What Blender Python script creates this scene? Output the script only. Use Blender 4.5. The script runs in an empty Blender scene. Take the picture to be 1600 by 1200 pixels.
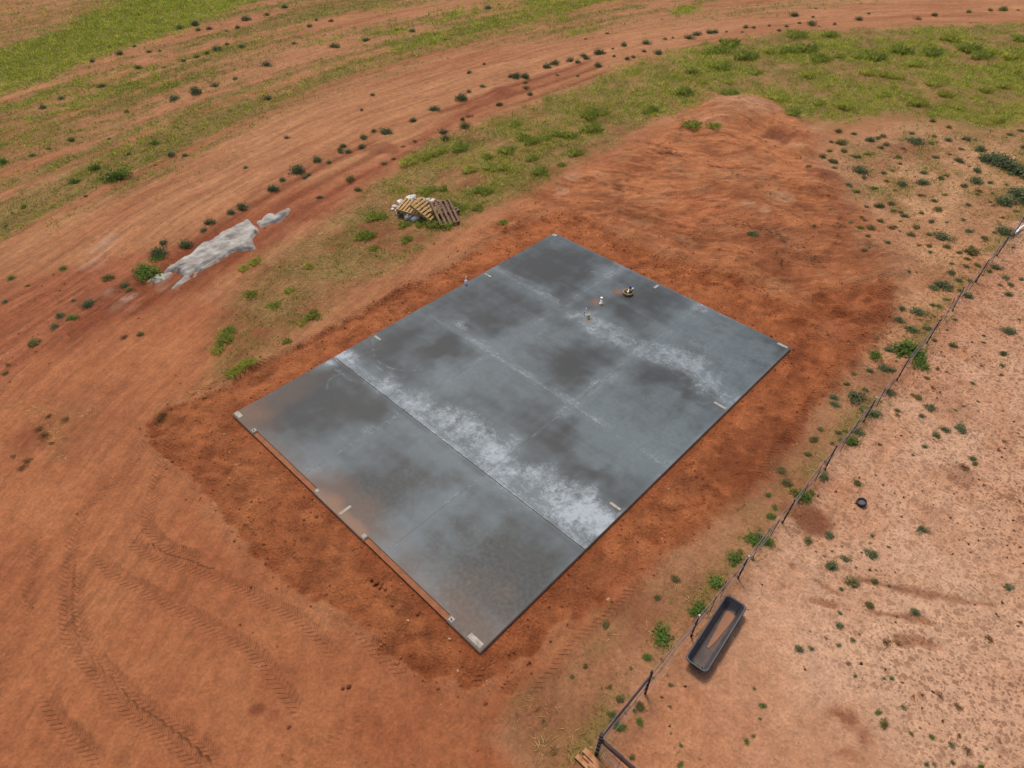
import bpy, math, random
import numpy as np
from mathutils import Vector, Matrix, Euler

random.seed(7)
RNG = np.random.default_rng(11)
scene = bpy.context.scene
COL = scene.collection

# ------------------------------------------------------------------ camera, sky, sun, exposure
RM = np.array([[0.724163850302268, 0.6895312546102119, 0.01154845578687691],
               [0.47637893810348264, -0.4880569430550992, -0.7313436454001019],
               [-0.4986479973355881, 0.5351140712515218, -0.6819113619099103]])   # rows: right, down, forward
CAM = np.array([16.342086018598224, -4.826463081362401, 15.142392791881676])
FPX = 1060.0
cam_d = bpy.data.cameras.new('camera'); cam_o = bpy.data.objects.new('camera', cam_d); COL.objects.link(cam_o)
r, d, f = RM
cam_o.matrix_world = Matrix(((r[0], -d[0], -f[0], CAM[0]), (r[1], -d[1], -f[1], CAM[1]), (r[2], -d[2], -f[2], CAM[2]), (0, 0, 0, 1)))
cam_d.sensor_width = 36.0; cam_d.lens = 36.0 * FPX / 1600.0
cam_d.clip_start = 0.1; cam_d.clip_end = 6000.0
scene.camera = cam_o

SUN_EL, SUN_AZ = math.radians(64), math.radians(148)      # azimuth: counter-clockwise from +x
world = bpy.data.worlds.new('World'); scene.world = world; world.use_nodes = True
wn = world.node_tree.nodes; wl = world.node_tree.links
sky = wn.new('ShaderNodeTexSky'); sky.sky_type = 'NISHITA'; sky.sun_disc = False
sky.sun_elevation = SUN_EL; sky.sun_rotation = math.pi / 2 - SUN_AZ
sky.air_density = 1.0; sky.dust_density = 4.0; sky.ozone_density = 0.6
wl.new(sky.outputs[0], wn['Background'].inputs[0]); wn['Background'].inputs[1].default_value = 0.10
sun_d = bpy.data.lights.new('sun', 'SUN'); sun_d.energy = 1.5; sun_d.angle = math.radians(11); sun_d.color = (1.0, 0.94, 0.86)
sun_o = bpy.data.objects.new('sun', sun_d); COL.objects.link(sun_o)
sd = Vector((math.cos(SUN_EL) * math.cos(SUN_AZ), math.cos(SUN_EL) * math.sin(SUN_AZ), math.sin(SUN_EL)))
sun_o.rotation_euler = sd.to_track_quat('Z', 'Y').to_euler()
sun_o.location = (0, 0, 40)
scene.view_settings.view_transform = 'Standard'; scene.view_settings.look = 'None'
scene.view_settings.gamma = 1.0; scene.view_settings.exposure = 0.80
scene.view_settings.use_curve_mapping = False

# ------------------------------------------------------------------ helpers
def gp(px, py, z=-0.05):
    """ground point that the photograph shows at pixel (px, py) of 1600 x 1200"""
    v = RM.T @ np.array([(px - 800) / FPX, (py - 600) / FPX, 1.0])
    p = CAM + v * (z - CAM[2]) / v[2]
    return p[0], p[1]
def depth(x, y, z=0.0): return float(RM[2] @ (np.array([x, y, z]) - CAM))

def s2l(c):
    c = np.asarray(c, float) / 255.0
    return np.where(c <= 0.04045, c / 12.92, ((c + 0.055) / 1.055) ** 2.4)
KA = np.array([0.56, 0.55, 0.50])
def C(r, g, b, k=1.0): return s2l((r, g, b)) * KA * k

def _hash(ix, iy, seed):
    n = (ix.astype(np.int64) * 374761393 + iy.astype(np.int64) * 668265263 + seed * 974634777) & 0x7fffffff
    n = ((n ^ (n >> 13)) * 1274126177) & 0x7fffffff
    n = (n ^ (n >> 16)) & 0xffff
    return n / 65535.0
def vnoise(x, y, seed=0):
    ix = np.floor(x); iy = np.floor(y); fx = x - ix; fy = y - iy
    u = fx * fx * fx * (fx * (fx * 6 - 15) + 10); v = fy * fy * fy * (fy * (fy * 6 - 15) + 10)
    a = _hash(ix, iy, seed); b = _hash(ix + 1, iy, seed); c = _hash(ix, iy + 1, seed); e = _hash(ix + 1, iy + 1, seed)
    return (a + (b - a) * u) * (1 - v) + (c + (e - c) * u) * v
def fbm(x, y, sc, oct=4, seed=0, gain=0.5):
    """0..1, feature size sc metres"""
    t = np.zeros_like(x, float); a = 1.0; s = 0.0; f = 1.0 / sc
    for o in range(oct):
        ang = 0.6 * o; cx, sx = math.cos(ang), math.sin(ang)
        t += a * vnoise((x * cx - y * sx) * f + 17.3 * o, (x * sx + y * cx) * f - 9.1 * o, seed + o * 13); s += a
        a *= gain; f *= 2.03
    return t / s
def sst(e0, e1, x):
    t = np.clip((x - e0) / (e1 - e0 + 1e-12), 0, 1); return t * t * (3 - 2 * t)
def sdf_poly(X, Y, poly):
    P = np.asarray(poly, float); n = len(P)
    d2 = np.full(X.shape, 1e18); inside = np.zeros(X.shape, bool)
    for i in range(n):
        ax, ay = P[i]; bx, by = P[(i + 1) % n]; ex, ey = bx - ax, by - ay
        wx, wy = X - ax, Y - ay
        t = np.clip((wx * ex + wy * ey) / (ex * ex + ey * ey + 1e-12), 0, 1)
        d2 = np.minimum(d2, (wx - ex * t) ** 2 + (wy - ey * t) ** 2)
        cnd = (ay <= Y) != (by <= Y)
        with np.errstate(divide='ignore', invalid='ignore'):
            xi = ax + (Y - ay) * ex / (ey if ey != 0 else 1e-12)
        inside ^= cnd & (X < xi)
    return np.where(inside, -1, 1) * np.sqrt(d2)
def gpoly(pts, z=-0.05): return [gp(x, y, z) for x, y in pts]

MATS = {}
def mat(name, color, rough=0.85, spec=0.3, metallic=0.0, noise=0.0, nscale=8.0, bump=0.0, bscale=40.0, color2=None, attr=None):
    """procedural Principled material: base colour mottled by noise, optional vertex colour, optional bump"""
    if name in MATS: return MATS[name]
    m = bpy.data.materials.new(name); m.use_nodes = True; nt = m.node_tree; N = nt.nodes; L = nt.links
    b = N['Principled BSDF']; b.inputs['Roughness'].default_value = rough
    b.inputs['Specular IOR Level'].default_value = spec; b.inputs['Metallic'].default_value = metallic
    tc = N.new('ShaderNodeTexCoord')
    if attr:
        at = N.new('ShaderNodeAttribute'); at.attribute_name = attr; src = at.outputs['Color']
    else:
        rgb = N.new('ShaderNodeRGB'); rgb.outputs[0].default_value = (*color, 1); src = rgb.outputs[0]
    if noise > 0:
        nz = N.new('ShaderNodeTexNoise'); nz.inputs['Scale'].default_value = nscale; nz.inputs['Detail'].default_value = 6
        L.new(tc.outputs['Object'], nz.inputs['Vector'])
        rp = N.new('ShaderNodeMapRange'); rp.inputs[1].default_value = 0.3; rp.inputs[2].default_value = 0.7
        L.new(nz.outputs['Fac'], rp.inputs[0])
        mx = N.new('ShaderNodeMix'); mx.data_type = 'RGBA'
        L.new(rp.outputs[0], mx.inputs[0]); L.new(src, mx.inputs[6])
        if color2 is None: color2 = tuple(c * (1 - noise) for c in color)
        mx.inputs[7].default_value = (*color2, 1); src = mx.outputs[2]
    L.new(src, b.inputs['Base Color'])
    if bump > 0:
        n2 = N.new('ShaderNodeTexNoise'); n2.inputs['Scale'].default_value = bscale; n2.inputs['Detail'].default_value = 5
        L.new(tc.outputs['Object'], n2.inputs['Vector'])
        bp = N.new('ShaderNodeBump'); bp.inputs['Strength'].default_value = bump; bp.inputs['Distance'].default_value = 0.02
        L.new(n2.outputs['Fac'], bp.inputs['Height']); L.new(bp.outputs[0], b.inputs['Normal'])
    MATS[name] = m
    return m

def link(o, parent=None):
    COL.objects.link(o)
    if parent is not None: o.parent = parent
    return o
def tag(o, label=None, cat=None, group=None, kind=None):
    if label: o['label'] = label
    if cat: o['category'] = cat
    if group: o['group'] = group
    if kind: o['kind'] = kind
    return o
def empty(name, loc=(0, 0, 0), rz=0.0):
    o = bpy.data.objects.new(name, None); o.empty_display_size = 0.2
    o.location = loc; o.rotation_euler = (0, 0, rz); return link(o)
class MB:
    """collects simple solids, builds one mesh object"""
    def __init__(s): s.v = []; s.f = []
    def add(s, vs, fs):
        n = len(s.v); s.v += [tuple(v) for v in vs]; s.f += [tuple(i + n for i in f) for f in fs]; return s
    def box(s, c, size, M=None, j=0.0):
        hx, hy, hz = [q / 2 for q in size]; vs = []
        for x in (-hx, hx):
            for y in (-hy, hy):
                for z in (-hz, hz):
                    p = Vector((x, y, z)) + (Vector([random.uniform(-j, j) for _ in range(3)]) if j else Vector())
                    p = (M @ p if M is not None else p) + Vector(c); vs.append(p)
        return s.add(vs, [(0, 1, 3, 2), (4, 6, 7, 5), (0, 4, 5, 1), (2, 3, 7, 6), (0, 2, 6, 4), (1, 5, 7, 3)])
    def tube(s, pts, rad, n=8, caps=True):
        pts = [Vector(p) for p in pts]; rads = rad if isinstance(rad, (list, tuple)) else [rad] * len(pts)
        vs, fs = [], []
        up = None
        for i, p in enumerate(pts):
            t = (pts[min(i + 1, len(pts) - 1)] - pts[max(i - 1, 0)]).normalized()
            if up is None: up = t.orthogonal().normalized()
            a = (up - t * up.dot(t)).normalized(); b = t.cross(a); up = a
            for k in range(n):
                q = 2 * math.pi * k / n; vs.append(p + (a * math.cos(q) + b * math.sin(q)) * rads[i])
        for i in range(len(pts) - 1):
            for k in range(n):
                k2 = (k + 1) % n; fs.append((i * n + k, i * n + k2, (i + 1) * n + k2, (i + 1) * n + k))
        if caps: fs.append(tuple(range(n - 1, -1, -1))); fs.append(tuple((len(pts) - 1) * n + k for k in range(n)))
        return s.add(vs, fs)
    def lathe(s, prof, n=20, c=(0, 0, 0)):
        vs, fs = [], []
        for (rr, z) in prof:
            for k in range(n):
                q = 2 * math.pi * k / n; vs.append((c[0] + rr * math.cos(q), c[1] + rr * math.sin(q), c[2] + z))
        for i in range(len(prof) - 1):
            for k in range(n):
                k2 = (k + 1) % n; fs.append((i * n + k, i * n + k2, (i + 1) * n + k2, (i + 1) * n + k))
        return s.add(vs, fs)
    def mesh(s, name, m, smooth=False):
        me = bpy.data.meshes.new(name); me.from_pydata(s.v, [], s.f); me.materials.append(m)
        if smooth: me.shade_smooth()
        me.update(); return me
    def build(s, name, m, parent=None, smooth=False):
        return link(bpy.data.objects.new(name, s.mesh(name, m, smooth)), parent)
def np_mesh(name, V, F, m, colors=None, attr='tint', smooth=False, extra=None):
    """fast mesh from arrays; F is (n,3) or (n,4)"""
    me = bpy.data.meshes.new(name); V = np.ascontiguousarray(V, np.float32); F = np.ascontiguousarray(F, np.int32); k = F.shape[1]
    me.vertices.add(len(V)); me.vertices.foreach_set('co', V.ravel())
    me.loops.add(F.size); me.loops.foreach_set('vertex_index', F.ravel())
    me.polygons.add(len(F)); me.polygons.foreach_set('loop_start', np.arange(0, F.size, k, dtype=np.int32))
    me.update(calc_edges=True)
    for nm, arr in ([(attr, colors)] if colors is not None else []) + (extra or []):
        a = me.attributes.new(nm, 'FLOAT_COLOR', 'POINT'); arr = np.asarray(arr, np.float32)
        if arr.shape[1] == 3: arr = np.c_[arr, np.ones(len(arr), np.float32)]
        a.data.foreach_set('color', np.ascontiguousarray(arr, np.float32).ravel())
    me.materials.append(m)
    if smooth: me.shade_smooth()
    me.validate(); return me

# ------------------------------------------------------------------ ground: heights, soils and plant cover
SL, SW = 15.24, 10.97                     # slab: 50 x 36 ft, x along the door side, y along the long side
ARC_C, ARC_R = np.array([46.58, 24.57]), 60.87    # the wheel rows of the field bend round this centre

def axis(lo, hi, near_lo, near_hi, s0):
    a = list(np.arange(near_lo, near_hi + s0 / 2, s0))
    def grow(x, end, sgn):
        out = []; s = s0
        while (end - x) * sgn > 0:
            s *= 1.018 if s < 0.45 else (1.0 if abs(x) < 85 else 1.12)
            x += sgn * s; out.append(x)
        return out
    return np.array(grow(near_lo, lo, -1)[::-1] + a + grow(near_hi, hi, 1))
GX = axis(-2600, 2600, -10.0, 20.5, 0.06); GY = axis(-2600, 2600, -9.0, 18.0, 0.06)
X, Y = np.meshgrid(GX, GY)
CROP = (X > -75) & (X < 45) & (Y > -25) & (Y < 95)
ARr = np.hypot(X - ARC_C[0], Y - ARC_C[1]) - ARC_R                 # + is outside (field side), - inside (slab side)
ARa = np.arctan2(Y - ARC_C[1], X - ARC_C[0]); ARa = np.where(ARa < 0, ARa + 2 * math.pi, ARa) * ARC_R
wob = (fbm(X, Y, 9, 3, 5) - .5) * 2.2
AR = ARr + wob * 0.6
n_big = fbm(X, Y, 6.0, 4, 21); n_mid = fbm(X, Y, 1.6, 4, 31); n_sm = fbm(X, Y, 0.45, 3, 41); n_fine = fbm(X, Y, 0.16, 2, 51)
streak = fbm(AR * 1.0, ARa / 14.0, 0.9, 4, 61)                     # long streaks along the wheel rows
streak_f = fbm(AR, ARa / 9.0, 0.28, 3, 71)
streak_w = fbm(AR, ARa / 7.0, 2.6, 3, 81)

_off = (n_mid - .5) * 1.3 + (n_sm - .5) * .5
def region(pts, soft=0.4, jit=1.0, world=False):
    P = pts if world else gpoly(pts)
    P = np.asarray(P); m = 3.0
    sel = (X > P[:, 0].min() - m) & (X < P[:, 0].max() + m) & (Y > P[:, 1].min() - m) & (Y < P[:, 1].max() + m)
    out = np.zeros_like(X)
    dd = sdf_poly(X[sel], Y[sel], P) + _off[sel] * jit
    out[sel] = 1 - sst(-soft, soft, dd)
    return out
def blob(px, py, rpx, soft=1.0, jit=0.6, stretch=1.0):
    cx, cy = gp(px, py); rad = rpx * depth(cx, cy) / FPX
    sel = (np.abs(X - cx) < rad * 3) & (np.abs(Y - cy) < rad * 3)
    out = np.zeros_like(X)
    dd = np.hypot(X[sel] - cx, Y[sel] - cy) / rad + (n_mid[sel] - .5) * jit * 2 + (n_sm[sel] - .5) * jit
    out[sel] = 1 - sst(1 - soft * .6, 1 + soft * .4, dd)
    return out
FU, FV, FS = ARa / 11.0, AR.copy(), np.maximum(sst(-6, 0, AR) * .6, .16 + .26 * sst(-14, -7, AR))
COLR = np.zeros(X.shape + (3,)); H = np.zeros_like(X); SPECK = np.zeros_like(X); ROUGH = np.full_like(X, 0.35)
def paint(mask, c1, c2=None, var=None):
    global COLR
    c = np.asarray(c1)[None, None, :] if c2 is None else np.asarray(c1) + (np.asarray(c2) - np.asarray(c1)) * (n_mid if var is None else var)[..., None]
    COLR += (c - COLR) * mask[..., None]

ones = np.ones_like(X)
# field soil with wheel rows
paint(ones, C(174, 112, 76), C(206, 150, 108), np.clip(0.15 + 1.1 * (streak - .28) + .5 * (n_big - .5), 0, 1))
H += (n_big - .5) * 0.10 + (n_mid - .5) * 0.045 + (n_sm - .5) * 0.02
H += (streak_f - .5) * 0.05 * sst(-3, 1, AR)
# redder worked belt between field and mid strip, lower left
belt = region([(-500, 800), (-60, 470), (100, 420), (240, 395), (330, 350), (450, 300), (560, 262), (640, 225), (730, 165), (800, 140), (840, 128), (700, 205), (560, 300), (430, 380), (330, 440), (200, 520), (0, 620), (-300, 900)], .8, .8)
paint(belt * .9, C(146, 78, 48), C(188, 118, 84), np.clip((streak - .3) * 1.9, 0, 1))
H += belt * (streak_f - .5) * 0.10
for (a, b, w, dk) in ((-0.7, 0.0, .28, .8), (-1.9, 0.0, .25, .7), (-3.0, 0, .2, .5)):           # damp wheel ruts inside the shrub row
    g = np.exp(-((ARr + .35 * (wob) - a) / w) ** 2) * sst(0.35, 0.6, fbm(ARr * .1, ARa / 6, 1.0, 2, 91 + int(10 * w))) * CROP * (Y > -2) * (Y < 34)
    paint(g * dk, C(140, 76, 48)); H -= g * 0.05
# lower-left smooth driven ground
work = region([(-60, 640), (60, 560), (190, 500), (300, 462), (400, 500), (440, 545), (330, 605), (238, 655), (246, 704), (330, 790), (450, 910), (560, 990), (740, 1085), (840, 1020), (955, 925), (1060, 960), (1000, 1070), (930, 1180), (900, 1420), (-200, 1420), (-500, 900)], .7, .7)
paint(work, C(166, 99, 65), C(192, 126, 86), np.clip(.5 + 1.5 * (n_big - .5) + .7 * (fbm(X, Y, .9, 4, 101) - .5), 0, 1))
H = H * (1 - .6 * work); ROUGH *= (1 - .35 * work)
# mid strip with grass and straw
strip = region([(310, 615), (330, 520), (400, 440), (470, 372), (560, 310), (660, 230), (780, 180), (900, 135), (960, 120), (1010, 185), (960, 235), (880, 268), (800, 318), (700, 372), (600, 425), (500, 505), (420, 560), (350, 605)], .6, 1.0)
paint(strip * .85, C(138, 82, 54), C(176, 128, 86), np.clip((fbm(AR, ARa / 3, .7, 4, 111) - .25) * 1.8, 0, 1))
# right-top: grass ground
gwedge = region([(930, 125), (1010, 92), (1110, 68), (1210, 52), (1400, 42), (1760, 30), (1760, 215), (1600, 215), (1480, 205), (1390, 190), (1300, 205), (1240, 190), (1190, 152), (1110, 148), (1060, 182), (1000, 195), (950, 155)], .9, 1.0)
paint(gwedge * .9, C(150, 108, 66), C(182, 140, 94), n_mid)
# scraped ground behind the slab
scrape = region([(690, 392), (800, 322), (900, 268), (1000, 215), (1060, 185), (1110, 150), (1180, 150), (1235, 192), (1290, 218), (1300, 262), (1315, 295), (1365, 340), (1410, 410), (1415, 460), (1380, 520), (1250, 510), (1100, 440), (960, 370), (850, 345), (760, 395)], 1.3, 1.6)
SX, SY = gp(1000, 420)
rot = math.radians(20)
su, sv = (X * math.cos(rot) + Y * math.sin(rot)), (-X * math.sin(rot) + Y * math.cos(rot))
sv2 = sv + 2.2 * np.sin(su / 9.0 + .8) + (fbm(X, Y, 5, 2, 121) - .5) * 3
scr = fbm(su / 7.0, sv2, .42, 4, 131)
scr2 = fbm(su / 4.0, sv2 * 1.0, .16, 3, 133)
lump = fbm(X, Y, .55, 3, 139)
paint(scrape, C(162, 96, 59), C(210, 136, 91), np.clip(.58 + (scr - .5) * .7 + (n_big - .5) * 1.3 + (n_mid - .5) * 1.1 + (lump - .5) * .9, 0, 1))
paint(scrape * sst(.60, .70, fbm(X, Y, 1.1, 4, 143)) * .35, C(204, 150, 110))
H += scrape * (sst(.50, .72, lump) * .06 + sst(.5, .75, fbm(X, Y, 1.3, 4, 153)) * .07)
H += scrape * ((scr - .5) * .03 + (scr2 - .5) * .02 + (n_sm - .5) * .05 + (n_mid - .5) * .06)
rot2 = math.radians(62); su_b, sv_b = (X * math.cos(rot2) + Y * math.sin(rot2)), (-X * math.sin(rot2) + Y * math.cos(rot2)) + 1.2 * np.sin(X / 3.0)
alt = (fbm(X, Y, 4.5, 2, 137) > .56)
FU = np.where(scrape > .4, np.where(alt, su_b, su) / 6.0, FU); FV = np.where(scrape > .4, np.where(alt, sv_b, sv2), FV); FS = np.where(scrape > .4, scrape * .8 * sst(.0, .035, np.abs(fbm(X, Y, 4.5, 2, 137) - .56)), FS); FS *= sst(.0, .12, np.abs(scrape - .4))
ROUGH += scrape * .35
# pasture on the far side of the fence and the ground before it
past = sst(14.0, 14.5, X + (n_mid - .5) * .8) * (Y < 95)
ne = region([(1300, 225), (1420, 205), (1700, 225), (1700, 345), (1420, 600), (1345, 600), (1400, 490), (1420, 410), (1370, 330), (1310, 275)], 1.6, 2.2)
pmask = np.clip(np.maximum(past, ne), 0, 1)
paint(pmask, C(205, 145, 110), C(229, 182, 151), np.clip(.5 + 1.6 * (n_big - .5) + .9 * (fbm(X, Y, .8, 4, 141) - .5), 0, 1))
warm = sst(16.5, 12, Y) * past * sst(6.5, 0.5, Y)
paint(warm * .75, C(182, 112, 74), C(206, 140, 100))
paint(ne * .75 * (1 - past), C(176, 120, 80), C(222, 168, 124), np.clip(.5 + 2.2 * (fbm(X, Y, 1.8, 4, 145) - .5), 0, 1))
band = region([(12.35, -1.2), (12.5, 3), (12.35, 6), (12.6, 9), (12.3, 11.5), (12.9, 14), (13.1, 16), (14.3, 16), (14.3, -1.2)], .35, .5, world=True)
paint(band * .85, C(150, 100, 70), C(190, 138, 104), np.clip((n_mid - .2) * 1.5, 0, 1))
SPECK = np.clip(pmask * (.72 + .28 * sst(.36, .6, fbm(X, Y, 3.2, 3, 151))) * (.10 + .90 * sst(4.0, 9.0, Y + (X - 14) * .40)) + ne * .6 + band * .35, 0, 1)
H -= pmask * sst(.55, .75, n_sm) * .025
# dug-out trench of dark red soil round the slab
MO = gpoly([(236, 662), (262, 640), (330, 612), (420, 566), (520, 512), (640, 447), (760, 382), (850, 335), (905, 338), (960, 365), (1040, 402), (1130, 425), (1240, 480), (1330, 440), (1398, 440), (1388, 500), (1340, 562), (1290, 622), (1240, 682), (1180, 752), (1110, 822), (1050, 862), (1000, 892), (955, 918), (900, 965), (840, 1012), (790, 1050), (740, 1075), (680, 1060), (620, 1025), (560, 985), (500, 940), (450, 905), (400, 872), (360, 825), (320, 770), (280, 728), (245, 700)])
mo_d = np.full_like(X, 9.0); sel = (X > -8) & (X < 18) & (Y > -6) & (Y < 24)
mo_d[sel] = sdf_poly(X[sel], Y[sel], MO) + _off[sel] * .45 + (n_sm[sel] - .5) * .25
soft_e = np.where((X < 12) & (Y < 8), .10, .38); mo = 1 - sst(-1.0, 1.0, mo_d / soft_e)
FS = FS * (1 - mo) + mo * .25
paint(mo * np.where((X < 12) & (Y < 8), .74, .86), C(164, 88, 49), C(220, 131, 80), np.clip(.62 + 1.6 * (n_mid - .5) + 1.3 * (n_sm - .5) + .9 * (n_big - .5) + .7 * (fbm(X, Y, .3, 2, 147) - .5), 0, 1))
lip = np.exp(-((mo_d - .08) / .13) ** 2) * (1 - scrape) * np.where((X < 12) & (Y < 8), 1, .35)
H += lip * .05 * (n_mid + .3) - mo * .09
paint(np.exp(-((mo_d + .10) / .12) ** 2) * .30 * n_mid * (1 - scrape), C(122, 64, 40))
H += mo * ((n_sm - .5) * .12 + sst(.52, .75, fbm(X, Y, .35, 3, 149)) * .06); ROUGH += mo * .65
# straight-sided second scrape line in front of the doors
rectd = np.maximum(np.maximum(-X, X - SW), np.maximum(-Y, Y - SL))                                 # distance outside the slab
near = (1 - sst(.0, .55, rectd)) * sst(-.5, 0, rectd)
paint(near * .55, C(168, 90, 54), C(186, 104, 64))
# bright orange dry patches and pale rubbed spots
for (px, py, rr, st) in ((1110, 335, 62, .8), (1062, 300, 26, .3), (1305, 515, 34, .8), (1175, 395, 36, .4), (1340, 478, 20, .5), (960, 905, 26, .6), (995, 865, 30, .6), (905, 345, 30, .3), (1290, 430, 50, .35)):
    paint(blob(px, py, rr) * st, C(192, 108, 68), C(214, 140, 96), n_sm)
for (px, py, rr, st) in ((1160, 170, 46, .8), (1110, 195, 34, .5), (1215, 305, 18, .7), (1195, 330, 10, .7), (1170, 320, 12, .6), (880, 300, 12, .6), (895, 276, 14, .6), (1245, 235, 18, .7), (1270, 205, 14, .6), (700, 350, 12, .4)):
    paint(blob(px, py, rr) * st, C(208, 156, 120))
# damp dark soil, shapes of their own
for (px, py, rr, st) in ((1262, 815, 36, .85), (1235, 800, 20, .7), (1210, 215, 24, .8), (1285, 282, 34, .75), (1315, 1145, 42, .0), (1500, 745, 30, .4), (405, 1108, 14, .9), (425, 1122, 16, .4), (1175, 680, 40, .3), (660, 225, 20, .5), (785, 142, 18, .6), (600, 232, 26, .6), (1480, 640, 40, .25), (1150, 560, 0.1, 0), (45, 690, 26, .45), (75, 660, 20, .35), (120, 700, 30, .25), (1420, 240, 40, .35), (1380, 230, 30, .3), (1330, 330, 30, .35), (1395, 320, 24, .4), (470, 335, 30, .35), (330, 385, 24, .6), (640, 240, 10, .5), (150, 470, 40, .4), (200, 445, 24, .4), (1230, 390, 60, .25)):
    paint(blob(px, py, rr, .7) * st, C(122, 66, 44), C(148, 86, 58), n_sm)
ring = blob(1315, 1145, 46, .7, .7) * (1 - blob(1300, 1150, 24, .8, .9)) * sst(.38, .6, n_sm * .5 + n_mid * .5)
paint(ring * .8, C(150, 86, 56))
# pale cement dust and wash-off trails by the spill
for (px, py, rr, st) in ((155, 385, 20, .6), (140, 412, 18, .45), (168, 372, 14, .4), (205, 468, 14, .75), (175, 460, 12, .5), (190, 483, 22, .35), (262, 440, 20, .4)):
    g = blob(px, py, rr, 1.2, .8) * np.clip((streak_f - .25) * 2.2, 0, 1)
    paint(g * st, C(206, 172, 150))
# pasture run-off trails
for pl, w in (([(1260, 890), (1340, 905), (1420, 925), (1500, 940), (1620, 955)], .10), ([(1270, 940), (1350, 955), (1440, 970), (1500, 992)], .07), ([(1230, 880), (1300, 925), (1380, 945)], .05), ([(1400, 1000), (1470, 1010), (1530, 1020)], .12)):
    P = gpoly(pl)
    dm = np.full_like(X, 9.0); s2 = (X > 13) & (X < 30) & (Y > -8) & (Y < 24)
    for (a, b) in zip(P[:-1], P[1:]):
        ex, ey = b[0] - a[0], b[1] - a[1]; t = np.clip(((X[s2] - a[0]) * ex + (Y[s2] - a[1]) * ey) / (ex * ex + ey * ey), 0, 1)
        dm[s2] = np.minimum(dm[s2], np.hypot(X[s2] - a[0] - ex * t, Y[s2] - a[1] - ey * t))
    g = (1 - sst(w * .4, w * 1.6, dm + (n_sm - .5) * .25)) * sst(.35, .55, fbm(X, Y, .7, 2, 161))
    paint(g * .7, C(152, 96, 64)); H -= g * .02

# heaps
for (px, py, rr, hh) in ((1165, 178, 60, .5), (1215, 205, 26, .25), (1120, 185, 50, .25), (1285, 285, 40, .35), (785, 145, 22, .15), (1265, 215, 30, .25), (1395, 425, 18, .22), (1400, 450, 16, .2), (1385, 480, 16, .2), (1360, 520, 15, .18), (1330, 560, 14, .15), (1300, 600, 14, .15), (1150, 430, 22, .12), (1060, 400, 18, .12), (1250, 240, 20, .3), (1340, 375, 20, .2)):
    H += blob(px, py, rr, 1.6, .35) * hh * (0.35 + .8 * n_mid + .5 * n_sm)
# tyre tracks: arc length, cross position and strength kept as attributes for the tread relief
TRK = [([(255, 640), (225, 700), (178, 755), (135, 800), (111, 867), (105, 935), (111, 1002), (152, 1053), (202, 1110), (253, 1144), (330, 1210)], .18, .9, 0),
       ([(128, 885), (124, 935), (132, 998), (172, 1045), (225, 1097), (277, 1131), (354, 1193)], .165, .8, .07),
       ([(146, 862), (179, 894), (236, 925), (287, 952), (337, 982), (381, 1006), (415, 1036), (439, 1070), (480, 1130)], .21, 1.0, 0),
       ([(205, 835), (219, 857), (256, 874), (304, 888), (354, 908), (405, 932), (466, 965), (500, 996), (530, 1035)], .2, .85, 0),
       ([(280, 640), (262, 700), (240, 770), (232, 815), (256, 850), (330, 880)], .2, .8, .05),
       ([(60, 1075), (71, 1090), (101, 1134), (135, 1164), (170, 1205)], .2, .9, 0),
       ([(60, 830), (55, 870), (45, 925), (48, 980)], .16, .6, 0),
       ([(300, 620), (420, 563), (480, 533), (540, 502), (640, 448), (760, 380), (850, 332)], .22, .9, 0),
       ([(300, 650), (400, 590), (480, 550), (540, 520)], .16, .5, 0),
       ([(1225, 570), (1259, 535), (1323, 471), (1350, 430)], .22, 1.0, 0),
       ([(1180, 760), (1240, 672), (1296, 589), (1370, 484), (1382, 440), (1360, 400)], .24, .95, 0),
       ([(820, 1110), (867, 1050), (900, 1010), (960, 955), (1010, 905)], .2, .8, 0),
       ([(550, 975), (564, 989), (610, 1030), (645, 1070)], .24, .9, 0),
       ([(728, 1095), (745, 1070), (768, 1040)], .2, .8, 0),
       ([(640, 1110), (730, 1130), (830, 1125), (900, 1090)], .2, .4, 0),
       ([(1050, 420), (1090, 360), (1150, 310), (1230, 270)], .22, .7, 0),
       ([(960, 330), (1060, 335), (1160, 350), (1250, 390), (1300, 440)], .22, .7, 0),
       ([(1150, 440), (1210, 400), (1290, 380), (1360, 395)], .2, .7, 0),
       ([(1000, 240), (1090, 250), (1180, 290), (1220, 350), (1215, 420)], .22, .5, 0),
       ([(640, 1050), (560, 1120), (480, 1170), (400, 1215)], .2, .3, 0)]
TU = np.zeros_like(X); TV = np.zeros_like(X); TM = np.zeros_like(X); TD = np.full_like(X, 9.0); TD2 = np.full_like(X, 9.0)
def catmull(P, n=8):
    P = [np.array(p) for p in P]; P = [2 * P[0] - P[1]] + P + [2 * P[-1] - P[-2]]; out = []
    for i in range(1, len(P) - 2):
        p0, p1, p2, p3 = P[i - 1:i + 3]
        for t in np.linspace(0, 1, n, endpoint=False):
            out.append(.5 * ((2 * p1) + (-p0 + p2) * t + (2 * p0 - 5 * p1 + 4 * p2 - p3) * t * t + (-p0 + 3 * p1 - 3 * p2 + p3) * t ** 3))
    out.append(P[-2]); return out
tq = random.Random(77)
for k in range(16):                       # more crossing machine marks on the scraped ground
    px_, py_ = tq.uniform(880, 1320), tq.uniform(235, 420); a_ = tq.uniform(-.5, .9); c_ = tq.uniform(-.012, .012); pts_ = []
    for q in range(6): pts_.append((px_, py_)); px_ += 42 * math.cos(a_); py_ -= 26 * math.sin(a_); a_ += c_ * 42
    TRK.append((pts_, tq.uniform(.14, .24), tq.uniform(.6, 1.0), 0))
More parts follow.
